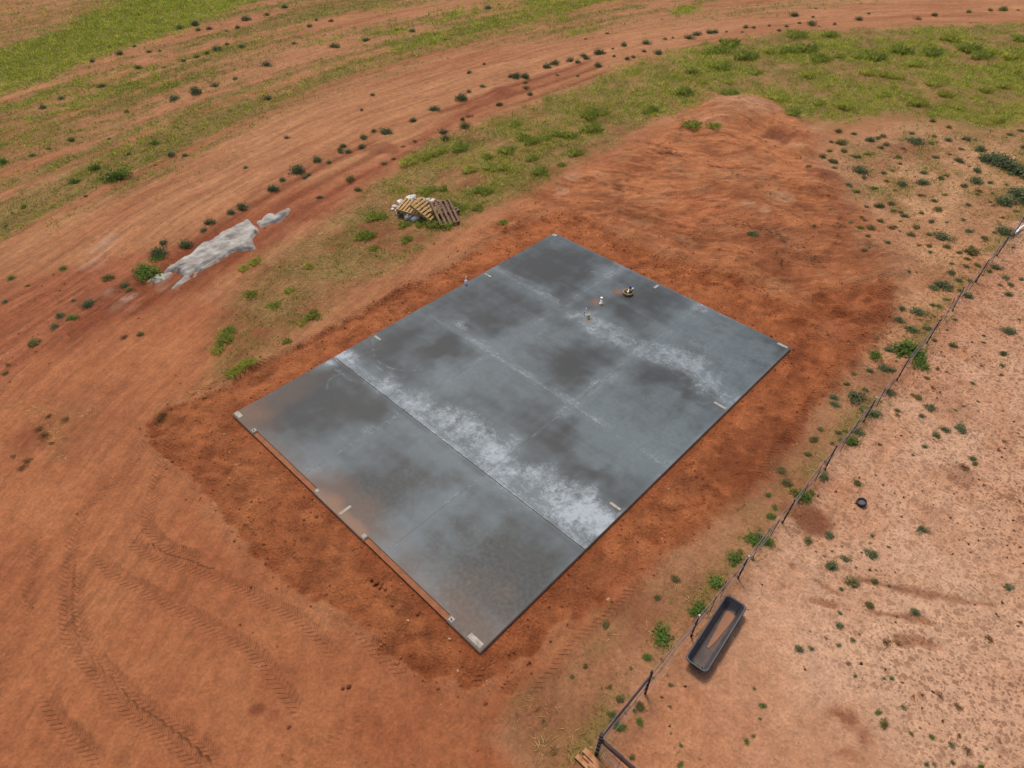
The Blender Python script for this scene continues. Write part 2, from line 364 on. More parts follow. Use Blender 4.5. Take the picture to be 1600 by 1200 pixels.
for ti, (pl, hw, st, _) in enumerate(TRK):
    hw = hw * .86
    P = catmull(gpoly(pl)); A = np.array(P); u0 = 0.0
    s2 = np.where((X > A[:, 0].min() - .6) & (X < A[:, 0].max() + .6) & (Y > A[:, 1].min() - .6) & (Y < A[:, 1].max() + .6))
    xs, ys = X[s2], Y[s2]; bd = np.full(xs.shape, 9.0); bu = np.zeros_like(xs); bv = np.zeros_like(xs)
    for (a, b) in zip(P[:-1], P[1:]):
        e = b - a; ln = math.hypot(*e); t = np.clip(((xs - a[0]) * e[0] + (ys - a[1]) * e[1]) / (ln * ln), 0, 1)
        dx, dy = xs - a[0] - e[0] * t, ys - a[1] - e[1] * t; dd = np.hypot(dx, dy)
        better = dd < bd
        sg = np.sign(e[0] * dy - e[1] * dx)
        bd = np.where(better, dd, bd); bu = np.where(better, u0 + t * ln, bu); bv = np.where(better, sg * dd, bv); u0 += ln
    cur = TD[s2]; take = (bd / hw) < cur
    TD2[s2] = np.where(take, cur, np.minimum(TD2[s2], bd / hw)); TD[s2] = np.where(take, bd / hw, cur); TU[s2] = np.where(take, bu + ti * .37, TU[s2]); TV[s2] = np.where(take, bv / hw, TV[s2])
    ends = sst(0, .6, bu) * sst(0, .6, u0 - bu)
    TM[s2] = np.where(take, (1 - sst(.92, 1.08, bd / hw)) * st * ends, TM[s2])
TM *= sst(.02, .35, TD2 - TD)
TM *= .70 + .45 * sst(.3, .6, fbm(X, Y, .8, 3, 171))
paint(np.clip(TM, 0, 1) * .16, C(140, 80, 52))
H += (np.exp(-((TD - 1.1) / .18) ** 2) * .012 - np.clip(TM, 0, 1) * .014) * (TD < 1.6)
# bed under and next to the slab
H = np.where(rectd < .5, H * sst(.0, .5, rectd) - .085 * (1 - sst(0, .5, rectd)), H)
H = np.where(rectd < -.02, -.13, H)
H = np.where(CROP, H, 0)

# --- plant cover densities (0..1) : bright grass, mixed, dry, tinting the soil beneath lightly
Gb = np.zeros_like(X); Gm = np.zeros_like(X); Gd = np.zeros_like(X)
def gadd(A, pts, dens, soft=1.0, jit=1.2, pat=None):
    m = region(pts, soft, jit) * dens
    if pat is not None: m = m * pat
    np.maximum(A, m, out=A)
patch = sst(.38, .62, fbm(X, Y, 2.2, 4, 201)); patch2 = sst(.40, .60, fbm(X, Y, 1.0, 4, 211))
rowp = sst(.43, .55, streak_w * .55 + streak * .25 + .2 * n_mid); rowp2 = sst(.45, .55, .6 * streak + .4 * fbm(AR, ARa / 4, 1.0, 3, 221))
gadd(Gb, [(-200, 190), (0, 80), (100, 45), (170, 12), (240, -12), (400, -40), (420, -8), (330, 28), (270, 52), (200, 75), (100, 112), (0, 148), (-200, 240)], 1.0, .9, .8)
gadd(Gb, [(-200, 60), (0, 2), (50, -8), (110, -10), (30, 30), (-60, 70)], .7, 1, 1, patch)
gadd(Gb, [(600, 70), (690, 50), (760, 32), (815, 18), (825, 0), (860, -25), (1100, -30), (1000, -8), (930, 8), (885, 16), (880, 32), (850, 30), (780, 48), (700, 66), (620, 80)], .95, .8, .6, .35 + .65 * patch2)
gadd(Gb, [(480, 72), (560, 50), (640, 38), (780, -5), (790, 8), (650, 50), (560, 62)], .8, .6, .6, patch2)
gadd(Gb, [(1040, 18), (1075, 10), (1100, 16), (1060, 24)], .9, .4, .4)
gadd(Gb, [(870, 58), (900, 44), (930, 46), (900, 56)], .6, .4, .4)
FIELD = [(-700, 640), (-200, 480), (0, 395), (160, 335), (300, 262), (420, 185), (560, 125), (700, 82), (850, 60), (1000, 40), (1200, 18), (1400, -5), (1400, -150), (0, -300), (-900, 100)]
fur = sst(.40, .52, fbm(AR, ARa / 16, .8, 3, 227))
gadd(Gm, FIELD, 1.0, 2.5, 1.5, (.40 + .60 * fur) * (.30 + .70 * sst(-1, 7, AR)) * np.clip(.16 + .60 * rowp + .46 * rowp2 - .25 * (1 - rowp) * (1 - rowp2), 0, 1))
gadd(Gb, FIELD, .6, 2.5, 1.5, fur * sst(4, 12, AR) * (.3 + .7 * rowp) * sst(.42, .58, fbm(AR, ARa / 3, 3.0, 3, 225)))
UL = [(-300, 430), (0, 330), (120, 270), (260, 190), (380, 140), (430, 165), (330, 220), (230, 285), (100, 330), (0, 375), (-200, 470)]
gadd(Gm, UL, .95, 1.5, 1.5, rowp2)
gadd(Gm, [(-200, 310), (0, 215), (120, 180), (220, 135), (330, 95), (350, 120), (220, 180), (120, 215), (0, 255), (-200, 360)], .8, 1.2, 1.2, patch * .6 + .4 * rowp2)
gadd(Gm, [(235, 215), (290, 165), (330, 155), (320, 180), (260, 220)], .75, .8, .8)
gadd(Gm, [(-100, 340), (0, 310), (80, 285), (100, 300), (30, 325), (-50, 355)], .85, .8, .8, patch2)
WEDGE = [(940, 122), (1010, 95), (1110, 70), (1210, 55), (1400, 46), (1760, 34), (1760, 190), (1600, 195), (1480, 192), (1390, 172), (1300, 192), (1240, 180), (1190, 150), (1110, 146), (1060, 178), (1010, 185), (960, 148)]
gadd(Gb, WEDGE, .85, 1.0, 1.1, .10 + .9 * sst(.36, .60, fbm(X, Y, 2.8, 4, 231)))
gadd(Gm, WEDGE, .75, 1.0, 1.1, .25 + .75 * patch2)
gadd(Gd, WEDGE, .6, 1.0, 1.1, sst(.5, .66, fbm(X, Y, 2.0, 3, 241)))
STRIP = [(315, 612), (345, 530), (410, 440), (480, 372), (570, 308), (670, 228), (790, 180), (900, 135), (960, 122), (1010, 180), (960, 228), (880, 262), (800, 312), (700, 365), (600, 415), (500, 490), (420, 550), (350, 600)]
gadd(Gm, STRIP, .85, .7, 1.0, (.12 + .88 * patch2) * (.55 + .45 * sst(2, 12, Y)))
gadd(Gb, [(600, 300), (660, 235), (790, 182), (900, 135), (960, 122), (1010, 180), (960, 225), (880, 258), (760, 320), (700, 360)], .5, .8, 1.0, patch)
gadd(Gd, STRIP, .85, .7, 1.0, .15 + .85 * sst(.45, .62, fbm(X, Y, 1.3, 4, 251)))
gadd(Gd, [(400, 470), (420, 400), (470, 375), (560, 350), (590, 390), (520, 430), (440, 480)], .8, .6, .8, .2 + .8 * patch)
gadd(Gd, [(255, 650), (300, 612), (345, 598), (350, 606), (300, 630), (262, 652)], .7, .3, .5, .2 + .8 * patch2)
gadd(Gm, [(345, 590), (380, 560), (402, 562), (370, 592)], .9, .2, .3)
gadd(Gm, [(325, 545), (345, 515), (365, 515), (350, 550)], .9, .2, .3)
gadd(Gm, [(630, 268), (650, 235), (700, 228), (705, 245), (665, 262)], .9, .5, .6)
gadd(Gm, [(1300, 215), (1500, 200), (1700, 215), (1700, 320), (1500, 330), (1400, 330), (1330, 300)], .6, 1.0, 1.5, .15 + .85 * patch2)
gadd(Gd, [(1300, 215), (1500, 200), (1700, 215), (1700, 330), (1500, 340), (1400, 340), (1330, 300)], .4, 1.0, 1.5, patch)
gadd(Gd, [(1480, 185), (1700, 195), (1700, 240), (1560, 235), (1480, 215)], .6, .8, 1)
gadd(Gd, [(1390, 310), (1500, 290), (1600, 330), (1560, 400), (1450, 440), (1400, 380)], .14, 1.0, 1.5, patch2)
gadd(Gd, [(10, 655), (70, 625), (125, 640), (120, 690), (70, 730), (10, 750)], .30, .6, 1.0, patch2)
B2 = (band * sst(.45, .65, fbm(X, Y, .9, 3, 261)))
np.maximum(Gd, B2 * .22, out=Gd); np.maximum(Gm, B2 * .22 * patch2, out=Gm)
fl_ = np.exp(-((X - 14.05) / .35) ** 2) * (Y > -.2) * (Y < 34) * sst(.35, .6, fbm(X, Y, 1.2, 3, 263)); np.maximum(Gm, fl_ * .85, out=Gm); np.maximum(Gd, fl_ * .6, out=Gd)
np.maximum(Gd, pmask * .05 * sst(.55, .7, n_mid), out=Gd)
bare = region([(-300, 190), (0, 72), (90, 42), (150, 14), (200, -14), (200, -60), (-300, -60)], .8, 1.2); Gb *= 1 - .85 * bare; Gm *= 1 - .5 * bare
far = (~CROP) & (X < -20)
keep = (1 - mo) * (1 - np.clip(TM, 0, 1)) * CROP * (rectd > .3)
Gb *= keep; Gm *= keep; Gd *= keep
# tiny seedlings between the tufts stain the soil
paint(np.clip(Gb, 0, 1) * .75, C(118, 128, 44)); paint(np.clip(Gm, 0, 1) * .66, C(118, 112, 54)); paint(np.clip(Gd, 0, 1) * .40, C(176, 146, 96))

def ground_material():
    m = bpy.data.materials.new('red_soil'); m.use_nodes = True; nt = m.node_tree; N = nt.nodes; L = nt.links
    b = N['Principled BSDF']; b.inputs['Roughness'].default_value = .92; b.inputs['Specular IOR Level'].default_value = .15
    tc = N.new('ShaderNodeTexCoord'); P = tc.outputs['Object']
    at = N.new('ShaderNodeAttribute'); at.attribute_name = 'soil'
    ax = N.new('ShaderNodeAttribute'); ax.attribute_name = 'track'
    def math_(op, a, b_=None, c=None, clamp=False):
        n = N.new('ShaderNodeMath'); n.operation = op; n.use_clamp = clamp
        for i, q in enumerate((a, b_, c)):
            if q is None: continue
            if isinstance(q, (int, float)): n.inputs[i].default_value = q
            else: L.new(q, n.inputs[i])
        return n.outputs[0]
    def noise(sc, det=4, rough=.55, dist=0.0):
        n = N.new('ShaderNodeTexNoise'); n.inputs['Scale'].default_value = sc; n.inputs['Detail'].default_value = det
        n.inputs['Roughness'].default_value = rough; n.inputs['Distortion'].default_value = dist; L.new(P, n.inputs['Vector']); return n.outputs['Fac']
    def mrange(v, a, b_, c, d_):
        n = N.new('ShaderNodeMapRange'); n.inputs[1].default_value = a; n.inputs[2].default_value = b_; n.inputs[3].default_value = c; n.inputs[4].default_value = d_
        L.new(v, n.inputs[0]); return n.outputs[0]
    sep = N.new('ShaderNodeSeparateColor'); L.new(ax.outputs['Color'], sep.inputs[0])
    tu, tv, tm = sep.outputs[0], sep.outputs[1], sep.outputs[2]
    aw = N.new('ShaderNodeAttribute'); aw.attribute_name = 'wear'; sw_ = N.new('ShaderNodeSeparateColor'); L.new(aw.outputs['Color'], sw_.inputs[0]); spm, rgh, fsm = sw_.outputs
    af = N.new('ShaderNodeAttribute'); af.attribute_name = 'flow'
    def fnoise(sc, det):
        n = N.new('ShaderNodeTexNoise'); n.noise_dimensions = '2D'; n.inputs['Scale'].default_value = sc; n.inputs['Detail'].default_value = det; n.inputs['Roughness'].default_value = .6
        L.new(af.outputs['Vector'], n.inputs['Vector']); return n.outputs['Fac']
    f1 = fnoise(2.6, 4); f2_ = fnoise(8.5, 3)
    n1 = noise(14, 5, .65); n2 = noise(55, 3, .6); n3 = noise(3.2, 5, .6)
    # grain of the soil
    k = math_('MULTIPLY', mrange(n1, .25, .75, .74, 1.24), mrange(n2, .25, .75, .86, 1.14))
    k = math_('MULTIPLY', k, mrange(n3, .3, .7, .84, 1.16))
    ncr = noise(24, 4, .7); k = math_('MULTIPLY', k, mrange(ncr, .60, .72, 1.0, .72))
    kf = math_('MULTIPLY', mrange(f1, .3, .7, -.30, .30), fsm); kf2 = math_('MULTIPLY', mrange(f2_, .3, .7, -.22, .22), fsm)
    k = math_('MULTIPLY', k, math_('ADD', math_('ADD', kf, kf2), 1.0))
    mul = N.new('ShaderNodeVectorMath'); mul.operation = 'SCALE'; L.new(at.outputs['Color'], mul.inputs[0]); L.new(k, mul.inputs['Scale'])
    # hoof prints and crumbs on the pasture
    warp = N.new('ShaderNodeVectorMath'); warp.operation = 'ADD'
    wn_ = N.new('ShaderNodeTexNoise'); wn_.inputs['Scale'].default_value = 7; L.new(P, wn_.inputs['Vector'])
    ws = N.new('ShaderNodeVectorMath'); ws.operation = 'SCALE'; ws.inputs['Scale'].default_value = .16; L.new(wn_.outputs['Color'], ws.inputs[0])
    L.new(P, warp.inputs[0]); L.new(ws.outputs[0], warp.inputs[1])
    spk = None
    for sc, lo in ((4.2, 2.6), (6.8, 1.7), (10.5, 1.3)):
        vo = N.new('ShaderNodeTexVoronoi'); vo.voronoi_dimensions = '2D'; vo.inputs['Scale'].default_value = sc; L.new(warp.outputs[0], vo.inputs['Vector'])
        sc_ = N.new('ShaderNodeSeparateColor'); L.new(vo.outputs['Color'], sc_.inputs[0])
        rad = math_('MULTIPLY', math_('POWER', sc_.outputs[0], lo), .46)
        mk = math_('MULTIPLY', math_('SUBTRACT', rad, vo.outputs['Distance']), 9.0, clamp=True)
        spk = mk if spk is None else math_('MAXIMUM', spk, mk)
    spk = math_('MULTIPLY', spk, math_('MULTIPLY', spm, mrange(noise(1.1, 3), .36, .50, .70, 1.0)), clamp=True)
    mx = N.new('ShaderNodeMix'); mx.data_type = 'RGBA'
    L.new(math_('MULTIPLY', spk, .55), mx.inputs[0]); L.new(mul.outputs[0], mx.inputs[6]); mx.inputs[7].default_value = (*C(128, 80, 52), 1)
    L.new(mx.outputs[2], b.inputs['Base Color'])
    # tread lugs: two rows of slanted bars meeting in a V
    av = math_('ABSOLUTE', tv)
    half = math_('MULTIPLY', math_('GREATER_THAN', tv, 0.0), .5)
    ph = math_('ADD', math_('ADD', math_('DIVIDE', tu, .14), math_('MULTIPLY', av, .95)), half)
    lug = math_('SINE', math_('MULTIPLY', ph, 2 * math.pi))
    lug = math_('MULTIPLY', mrange(lug, -.25, .55, 0, 1), mrange(noise(4.0, 4, .6), .30, .48, .25, 1.0))
    lug = math_('MULTIPLY', lug, tm)
    h = math_('MULTIPLY', lug, math_('ADD', math_('MULTIPLY', rgh, .020), .021))
    h = math_('ADD', h, math_('MULTIPLY', n1, math_('MULTIPLY', rgh, .13)))
    h = math_('ADD', h, math_('MULTIPLY', n2, math_('MULTIPLY', rgh, .022)))
    h = math_('ADD', h, math_('MULTIPLY', n3, .05))
    h = math_('ADD', h, math_('MULTIPLY', math_('ADD', math_('MULTIPLY', f1, .05), math_('MULTIPLY', f2_, .03)), fsm))
    h = math_('SUBTRACT', h, math_('MULTIPLY', spk, .012))
    bp = N.new('ShaderNodeBump'); bp.inputs['Strength'].default_value = 1.0; bp.inputs['Distance'].default_value = 1.0
    L.new(h, bp.inputs['Height']); L.new(bp.outputs[0], b.inputs['Normal'])
    return m
GM = ground_material()
nx, ny = len(GX), len(GY)
idx = np.arange(nx * ny).reshape(ny, nx)
F = np.stack([idx[:-1, :-1], idx[:-1, 1:], idx[1:, 1:], idx[1:, :-1]], -1).reshape(-1, 4)
soil = np.concatenate([np.clip(COLR, 0, 1), SPECK[..., None]], -1).reshape(-1, 4)
track = np.stack([TU, TV, np.clip(TM, 0, 1)], -1).reshape(-1, 3)
wear = np.stack([SPECK, np.clip(ROUGH, 0, 1), np.clip(FS, 0, 1)], -1).reshape(-1, 3); flow = np.stack([FU, FV, X * 0], -1).reshape(-1, 3)
g_me = np_mesh('ground', np.stack([X, Y, H - .02], -1).reshape(-1, 3), F, GM, smooth=True, extra=[('soil', soil), ('track', track), ('wear', wear), ('flow', flow)])
tag(link(bpy.data.objects.new('ground', g_me)), kind='structure')
H = H - .02
def gz(x, y):
    i = int(np.clip(np.searchsorted(GX, x) - 1, 0, nx - 2)); j = int(np.clip(np.searchsorted(GY, y) - 1, 0, ny - 2))
    t = (x - GX[i]) / (GX[i + 1] - GX[i]); u = (y - GY[j]) / (GY[j + 1] - GY[j])
    return float((H[j, i] * (1 - t) + H[j, i + 1] * t) * (1 - u) + (H[j + 1, i] * (1 - t) + H[j + 1, i + 1] * t) * u)
def gzv(x, y):
    i = np.clip(np.searchsorted(GX, x) - 1, 0, nx - 2); j = np.clip(np.searchsorted(GY, y) - 1, 0, ny - 2)
    t = (x - GX[i]) / (GX[i + 1] - GX[i]); u = (y - GY[j]) / (GY[j + 1] - GY[j])
    return (H[j, i] * (1 - t) + H[j, i + 1] * t) * (1 - u) + (H[j + 1, i] * (1 - t) + H[j + 1, i + 1] * t) * u

# ------------------------------------------------------------------ concrete slab
def slab_material():
    m = bpy.data.materials.new('fresh_concrete'); m.use_nodes = True; nt = m.node_tree; N = nt.nodes; L = nt.links
    b = N['Principled BSDF']; tc = N.new('ShaderNodeTexCoord'); P = tc.outputs['Object']
    at = N.new('ShaderNodeAttribute'); at.attribute_name = 'cure'; ad = N.new('ShaderNodeAttribute'); ad.attribute_name = 'dryness'
    def noise(sc, det=5, rough=.6):
        n = N.new('ShaderNodeTexNoise'); n.inputs['Scale'].default_value = sc; n.inputs['Detail'].default_value = det; n.inputs['Roughness'].default_value = rough
        L.new(P, n.inputs['Vector']); return n.outputs['Fac']
    def mr(v, a, b_, c, d_):
        n = N.new('ShaderNodeMapRange'); n.inputs[1].default_value = a; n.inputs[2].default_value = b_; n.inputs[3].default_value = c; n.inputs[4].default_value = d_
        L.new(v, n.inputs[0]); return n.outputs[0]
    n1 = noise(9); n2 = noise(38, 3)
    mm = N.new('ShaderNodeMath'); mm.operation = 'MULTIPLY'; L.new(mr(n1, .3, .7, .84, 1.16), mm.inputs[0]); L.new(mr(n2, .3, .7, .93, 1.07), mm.inputs[1])
    sc = N.new('ShaderNodeVectorMath'); sc.operation = 'SCALE'; L.new(at.outputs['Color'], sc.inputs[0]); L.new(mm.outputs[0], sc.inputs['Scale'])
    nb = noise(16, 9, .78); nc = noise(4.5, 6, .7)
    def mth(op, a, b_):
        n = N.new('ShaderNodeMath'); n.operation = op; n.use_clamp = op != 'ADD'
        for i, q in enumerate((a, b_)):
            if isinstance(q, (int, float)): n.inputs[i].default_value = q
            else: L.new(q, n.inputs[i])
        return n.outputs[0]
    dr = ad.outputs['Fac']
    # crust: where the bloom is strong it closes up, where it thins out it breaks into flecks
    fl = mr(mth('ADD', mth('ADD', mr(nb, .25, .75, -.38, .38), mr(nc, .3, .7, -.2, .2)), dr), .18, .92, 0, 1)
    fac = mth('MULTIPLY', mth('MAXIMUM', mth('MULTIPLY', fl, mr(dr, .02, .25, 0, 1)), mth('MULTIPLY', dr, .42)), .95)
    mw = N.new('ShaderNodeMix'); mw.data_type = 'RGBA'; L.new(fac, mw.inputs[0]); L.new(sc.outputs[0], mw.inputs[6]); mw.inputs[7].default_value = (*C(192, 201, 213), 1)
    L.new(mw.outputs[2], b.inputs['Base Color'])
    rr = N.new('ShaderNodeMath'); rr.operation = 'ADD'; L.new(mr(ad.outputs['Fac'], 0, 1, .50, .85), rr.inputs[0]); L.new(mr(n1, .3, .7, -.06, .06), rr.inputs[1])
    L.new(rr.outputs[0], b.inputs['Roughness']); b.inputs['Specular IOR Level'].default_value = .25
    bp = N.new('ShaderNodeBump'); bp.inputs['Strength'].default_value = .25; bp.inputs['Distance'].default_value = .004
    L.new(n1, bp.inputs['Height']); L.new(bp.outputs[0], b.inputs['Normal'])
    return m
SM = slab_material()
def sp(px, py): return gp(px, py, 0.0)
WHITE = [(532, 563, 26, 1.0), (548, 575, 20, .7), (575, 585, 20, .35), (606, 603, 26, .75), (630, 618, 24, .5), (655, 632, 34, .6), (690, 650, 36, .55), (726, 662, 40, .55), (745, 690, 34, .5), (772, 702, 38, .8), (790, 735, 40, .6), (745, 720, 26, .35),
         (835, 748, 48, .55), (870, 775, 50, .65), (905, 795, 46, .9), (935, 815, 40, .85), (870, 800, 30, .6), (960, 790, 26, .4), (724, 508, 16, .75), (700, 490, 20, .35), (748, 528, 20, .4), (545, 545, 20, .3), (586, 545, 26, .25), (570, 530, 24, .3),
         (800, 555, 60, .32), (840, 530, 50, .3), (775, 585, 50, .28), (880, 478, 26, .45), (905, 492, 26, .55), (935, 510, 34, .62), (965, 525, 34, .55), (1000, 545, 36, .5), (1040, 555, 40, .62), (1075, 572, 44, .6), (1105, 600, 36, .55), (1090, 545, 50, .4), (1040, 520, 40, .3),
         (1095, 482, 26, .5), (1120, 510, 60, .28), (1190, 540, 40, .3), (1150, 570, 40, .25), (1000, 500, 40, .2), (1130, 625, 26, .5), (960, 640, 70, .22), (1000, 700, 60, .25), (1050, 640, 60, .2), (690, 590, 46, .28), (740, 600, 40, .2), (650, 690, 30, .3), (625, 660, 26, .3),
         (590, 720, 50, .25), (640, 850, 40, .3), (615, 855, 20, .45), (700, 790, 50, .3), (745, 775, 40, .35), (790, 800, 40, .35), (830, 840, 40, .3), (560, 690, 24, .3), (480, 740, 14, .5), (985, 450, 26, .25), (945, 440, 30, .2), (690, 860, 60, .15)]
DARK = [(470, 625, 70, .5), (520, 600, 50, .4), (600, 760, 60, .4), (560, 780, 40, .3), (700, 540, 26, .8), (672, 548, 34, .4), (760, 505, 44, .45), (860, 415, 60, .55), (900, 580, 60, .4), (865, 560, 40, .3), (860, 690, 46, .45), (905, 740, 30, .5), (945, 750, 24, .5), (830, 660, 36, .3), (1030, 575, 26, .6), (1060, 592, 26, .7), (1090, 612, 22, .7), (770, 900, 80, .4), (700, 830, 40, .25), (640, 560, 50, .35), (600, 545, 34, .25), (985, 470, 30, .25), (640, 600, 40, .25), (820, 850, 50, .2), (980, 660, 40, .15), (760, 640, 30, .2)]
JX = [0, SW / 3, 2 * SW / 3, SW]; JY = [0, 3.81, 7.62, 11.43, SL]
NOTCH = [(1.19, 4.30), (6.62, 9.81)]; ND = .155
def cure(x, y):
    """concrete colour: wet dark patches, pale bloom of drying cement, brown mud film by the doors"""
    big = fbm(x, y, 2.6, 5, 301); mid = fbm(x, y, .8, 4, 311); sm = fbm(x, y, .22, 3, 321); fine = fbm(x, y, .09, 2, 331)
    wx = x + (fbm(x, y, .7, 3, 341) - .5) * .8; wy = y + (fbm(x, y, .7, 3, 351) - .5) * .8
    stk = fbm(x / 5.0, y, .35, 4, 305); stk2 = fbm(x, y / 5.0, .30, 4, 307)
    pj = np.minimum(np.min([np.abs(x - q) for q in JX[1:-1]], 0), np.min([np.abs(y - q) for q in JY[1:-1]], 0))
    t = .26 + .34 * np.exp(-(pj / (.35 + .5 * mid)) ** 2) + (big - .5) * .75 + (mid - .5) * .7 + (sm - .5) * .25 + (stk - .5) * .5 + (stk2 - .5) * .3
    wht = np.zeros_like(x)
    for px, py, rr, s in WHITE:
        cx, cy = sp(px, py); R_ = rr * depth(cx, cy) / FPX * .86
        s = s * (1.0 if (3.4 < cy < 6.6 and s >= .5) else (.72 if s >= .5 else .42))
        wht = np.maximum(wht, s * np.exp(-(np.hypot(wx - cx, wy - cy) / R_) ** 2)) + .12 * s * np.exp(-(np.hypot(wx - cx, wy - cy) / R_) ** 2)
    for px, py, rr, s in ((1000, 650, 95, .34), (1120, 535, 90, .34), (950, 720, 60, .2), (800, 570, 75, .28), (690, 590, 50, .2), (1060, 690, 40, .25)):
        cx, cy = sp(px, py); R_ = rr * depth(cx, cy) / FPX; t = t + s * np.exp(-(np.hypot(wx - cx, wy - cy) / R_) ** 2)
    for px, py, rr, s in DARK + [(600, 652, 30, .5), (440, 640, 50, .4), (570, 640, 40, .4)]:
        cx, cy = sp(px, py); R_ = rr * depth(cx, cy) / FPX
        g = s * np.exp(-(np.hypot(wx - cx, wy - cy) / R_) ** 4); t -= g * .75; wht *= (1 - .6 * g)
    # bloom along the saw cuts, streaked
    jl = np.zeros_like(x)
    for q in JY[1:-1]:
        st = fbm(x / 6.0, y + q, .10, 3, 361 + int(q)); dq = y - q
        amp = .95 if q < 5 else .6
        one = np.where(dq > 0, np.exp(-(dq / (.26 + .35 * (mid))) ** 2), np.exp(-(dq / .10) ** 2) * .5)
        jl = np.maximum(jl, amp * one * (.25 + 1.1 * st) * sst(.3, .6, fbm(x, y * .2, 1.4, 3, 371 + int(q)) + (.12 if q < 5 else 0)))
    for q in JX[1:-1]:
        st = fbm(x + q, y / 6.0, .10, 3, 381 + int(q)); dq = x - q
        jl = np.maximum(jl, .55 * np.exp(-(dq / (.18 + .25 * mid)) ** 2) * (.2 + 1.0 * st) * sst(.35, .6, fbm(x * .2, y, 1.5, 3, 391 + int(q))))
    for q in (JY[1],):
        wht = np.maximum(wht, .9 * np.exp(-((y - q - .02) / .035) ** 2) * sst(.25, .5, mid))
    e = np.minimum(np.minimum(x, SW - x), np.minimum(y, SL - y))
    edge = np.exp(-(e / .08) ** 2) * .16 * (x > .2) * (y > .4)
    brk = sst(.26, .60, sm * .25 + fine * .45 + .30 * fbm(x, y, .05, 2, 333))                       # crusty break-up of the white bloom
    dry = np.clip(np.maximum(wht * (.62 + .45 * brk), jl * .62) + edge, 0, 1.1)
    t = np.clip(t + .45 * dry, -.2, 1)
    ln_ = np.zeros_like(x)
    for q in JY[1:-1]: ln_ = np.maximum(ln_, np.exp(-((y - q) / .035) ** 2) * sst(.28, .5, fbm(x, y * .1, .9, 3, 395 + int(q))))
    for q in JX[1:-1]: ln_ = np.maximum(ln_, np.exp(-((x - q) / .035) ** 2) * sst(.28, .5, fbm(x * .1, y, .9, 3, 398 + int(q))))
    dry = np.maximum(dry, ln_ * .34)
    swirl = fbm(x + 1.5 * big, y / 3.0 + 1.2 * mid, .16, 3, 399); dry = dry * (.72 + .56 * swirl) + .05 * (swirl > .62) * sst(.4, .6, big)
    # trowel marks: thin pale arcs
    for (px, py, R_, a0, a1) in ((560, 600, 1.0, 1.5, 4.2), (545, 605, .75, 1.6, 4.0), (620, 560, 1.5, 3.4, 5.6), (640, 540, 1.3, 3.6, 5.9), (600, 545, 1.8, 4.2, 5.8), (925, 445, .9, 1.2, 2.6), (1090, 500, .6, 0, 2), (1205, 560, .7, 4.5, 6.2)):
        cx, cy = sp(px, py); rr = np.hypot(x - cx, y - cy); an = np.mod(np.arctan2(y - cy, x - cx), 2 * math.pi)
        dry = np.maximum(dry, .40 * np.exp(-((rr - R_ - (mid - .5) * .3) / .028) ** 2) * (an > a0) * (an < a1) * sst(.4, .6, sm))
    dk, md, wt = C(49, 53, 56), C(101, 114, 123), C(198, 207, 220)
    c = dk + (md - dk) * (.25 * np.clip(t, 0, 1) + .75 * sst(-.25, 1.0, t) * (.86 + .28 * fbm(x / 2.5, y, .12, 3, 317)) * (.88 + .24 * fbm(x, y / 2.5, .14, 3, 319)))[:, None]
    wetj = np.exp(-((y - JY[1] + .09) / .10) ** 2) * sst(.3, .5, fbm(x, y * .2, 1.1, 3, 309)); c = c * (1 - .35 * wetj[:, None]); dry = dry * (1 - .8 * wetj)
    mud = sst(1.5, 0, y + (big - .5) * 1.6 + (mid - .5) * .8) * .30 + sst(1.0, 0, x + (mid - .5) * 1.4) * sst(6.5, 0, y) * .22
    mud = np.maximum(mud, .85 * sst(.9, .1, np.hypot((x - 5.0) / 1.0, (y - .15) / .55) + (mid - .5) * .5))
    mud = np.maximum(mud, .8 * sst(.5, .1, y + (mid - .5) * .3) * sst(4.0, 4.6, x) * sst(6.8, 6.4, x))
    for (px, py, rr) in ((933, 472, .22), (966, 456, .2), (920, 500, .15)):
        cx, cy = sp(px, py); mud = np.maximum(mud, .7 * np.exp(-(np.hypot(x - cx, y - cy) / rr) ** 2))
    c = c + (C(150, 106, 76) - c) * np.clip(mud, 0, 1)[:, None]
    return np.c_[np.clip(c, 0, 1), np.clip(dry * (1 - mud * .6), 0, 1)]
slab = empty('concrete_slab', (0, 0, 0))
tag(slab, 'large rectangular dark grey concrete slab with saw-cut panels in the middle', 'slab')
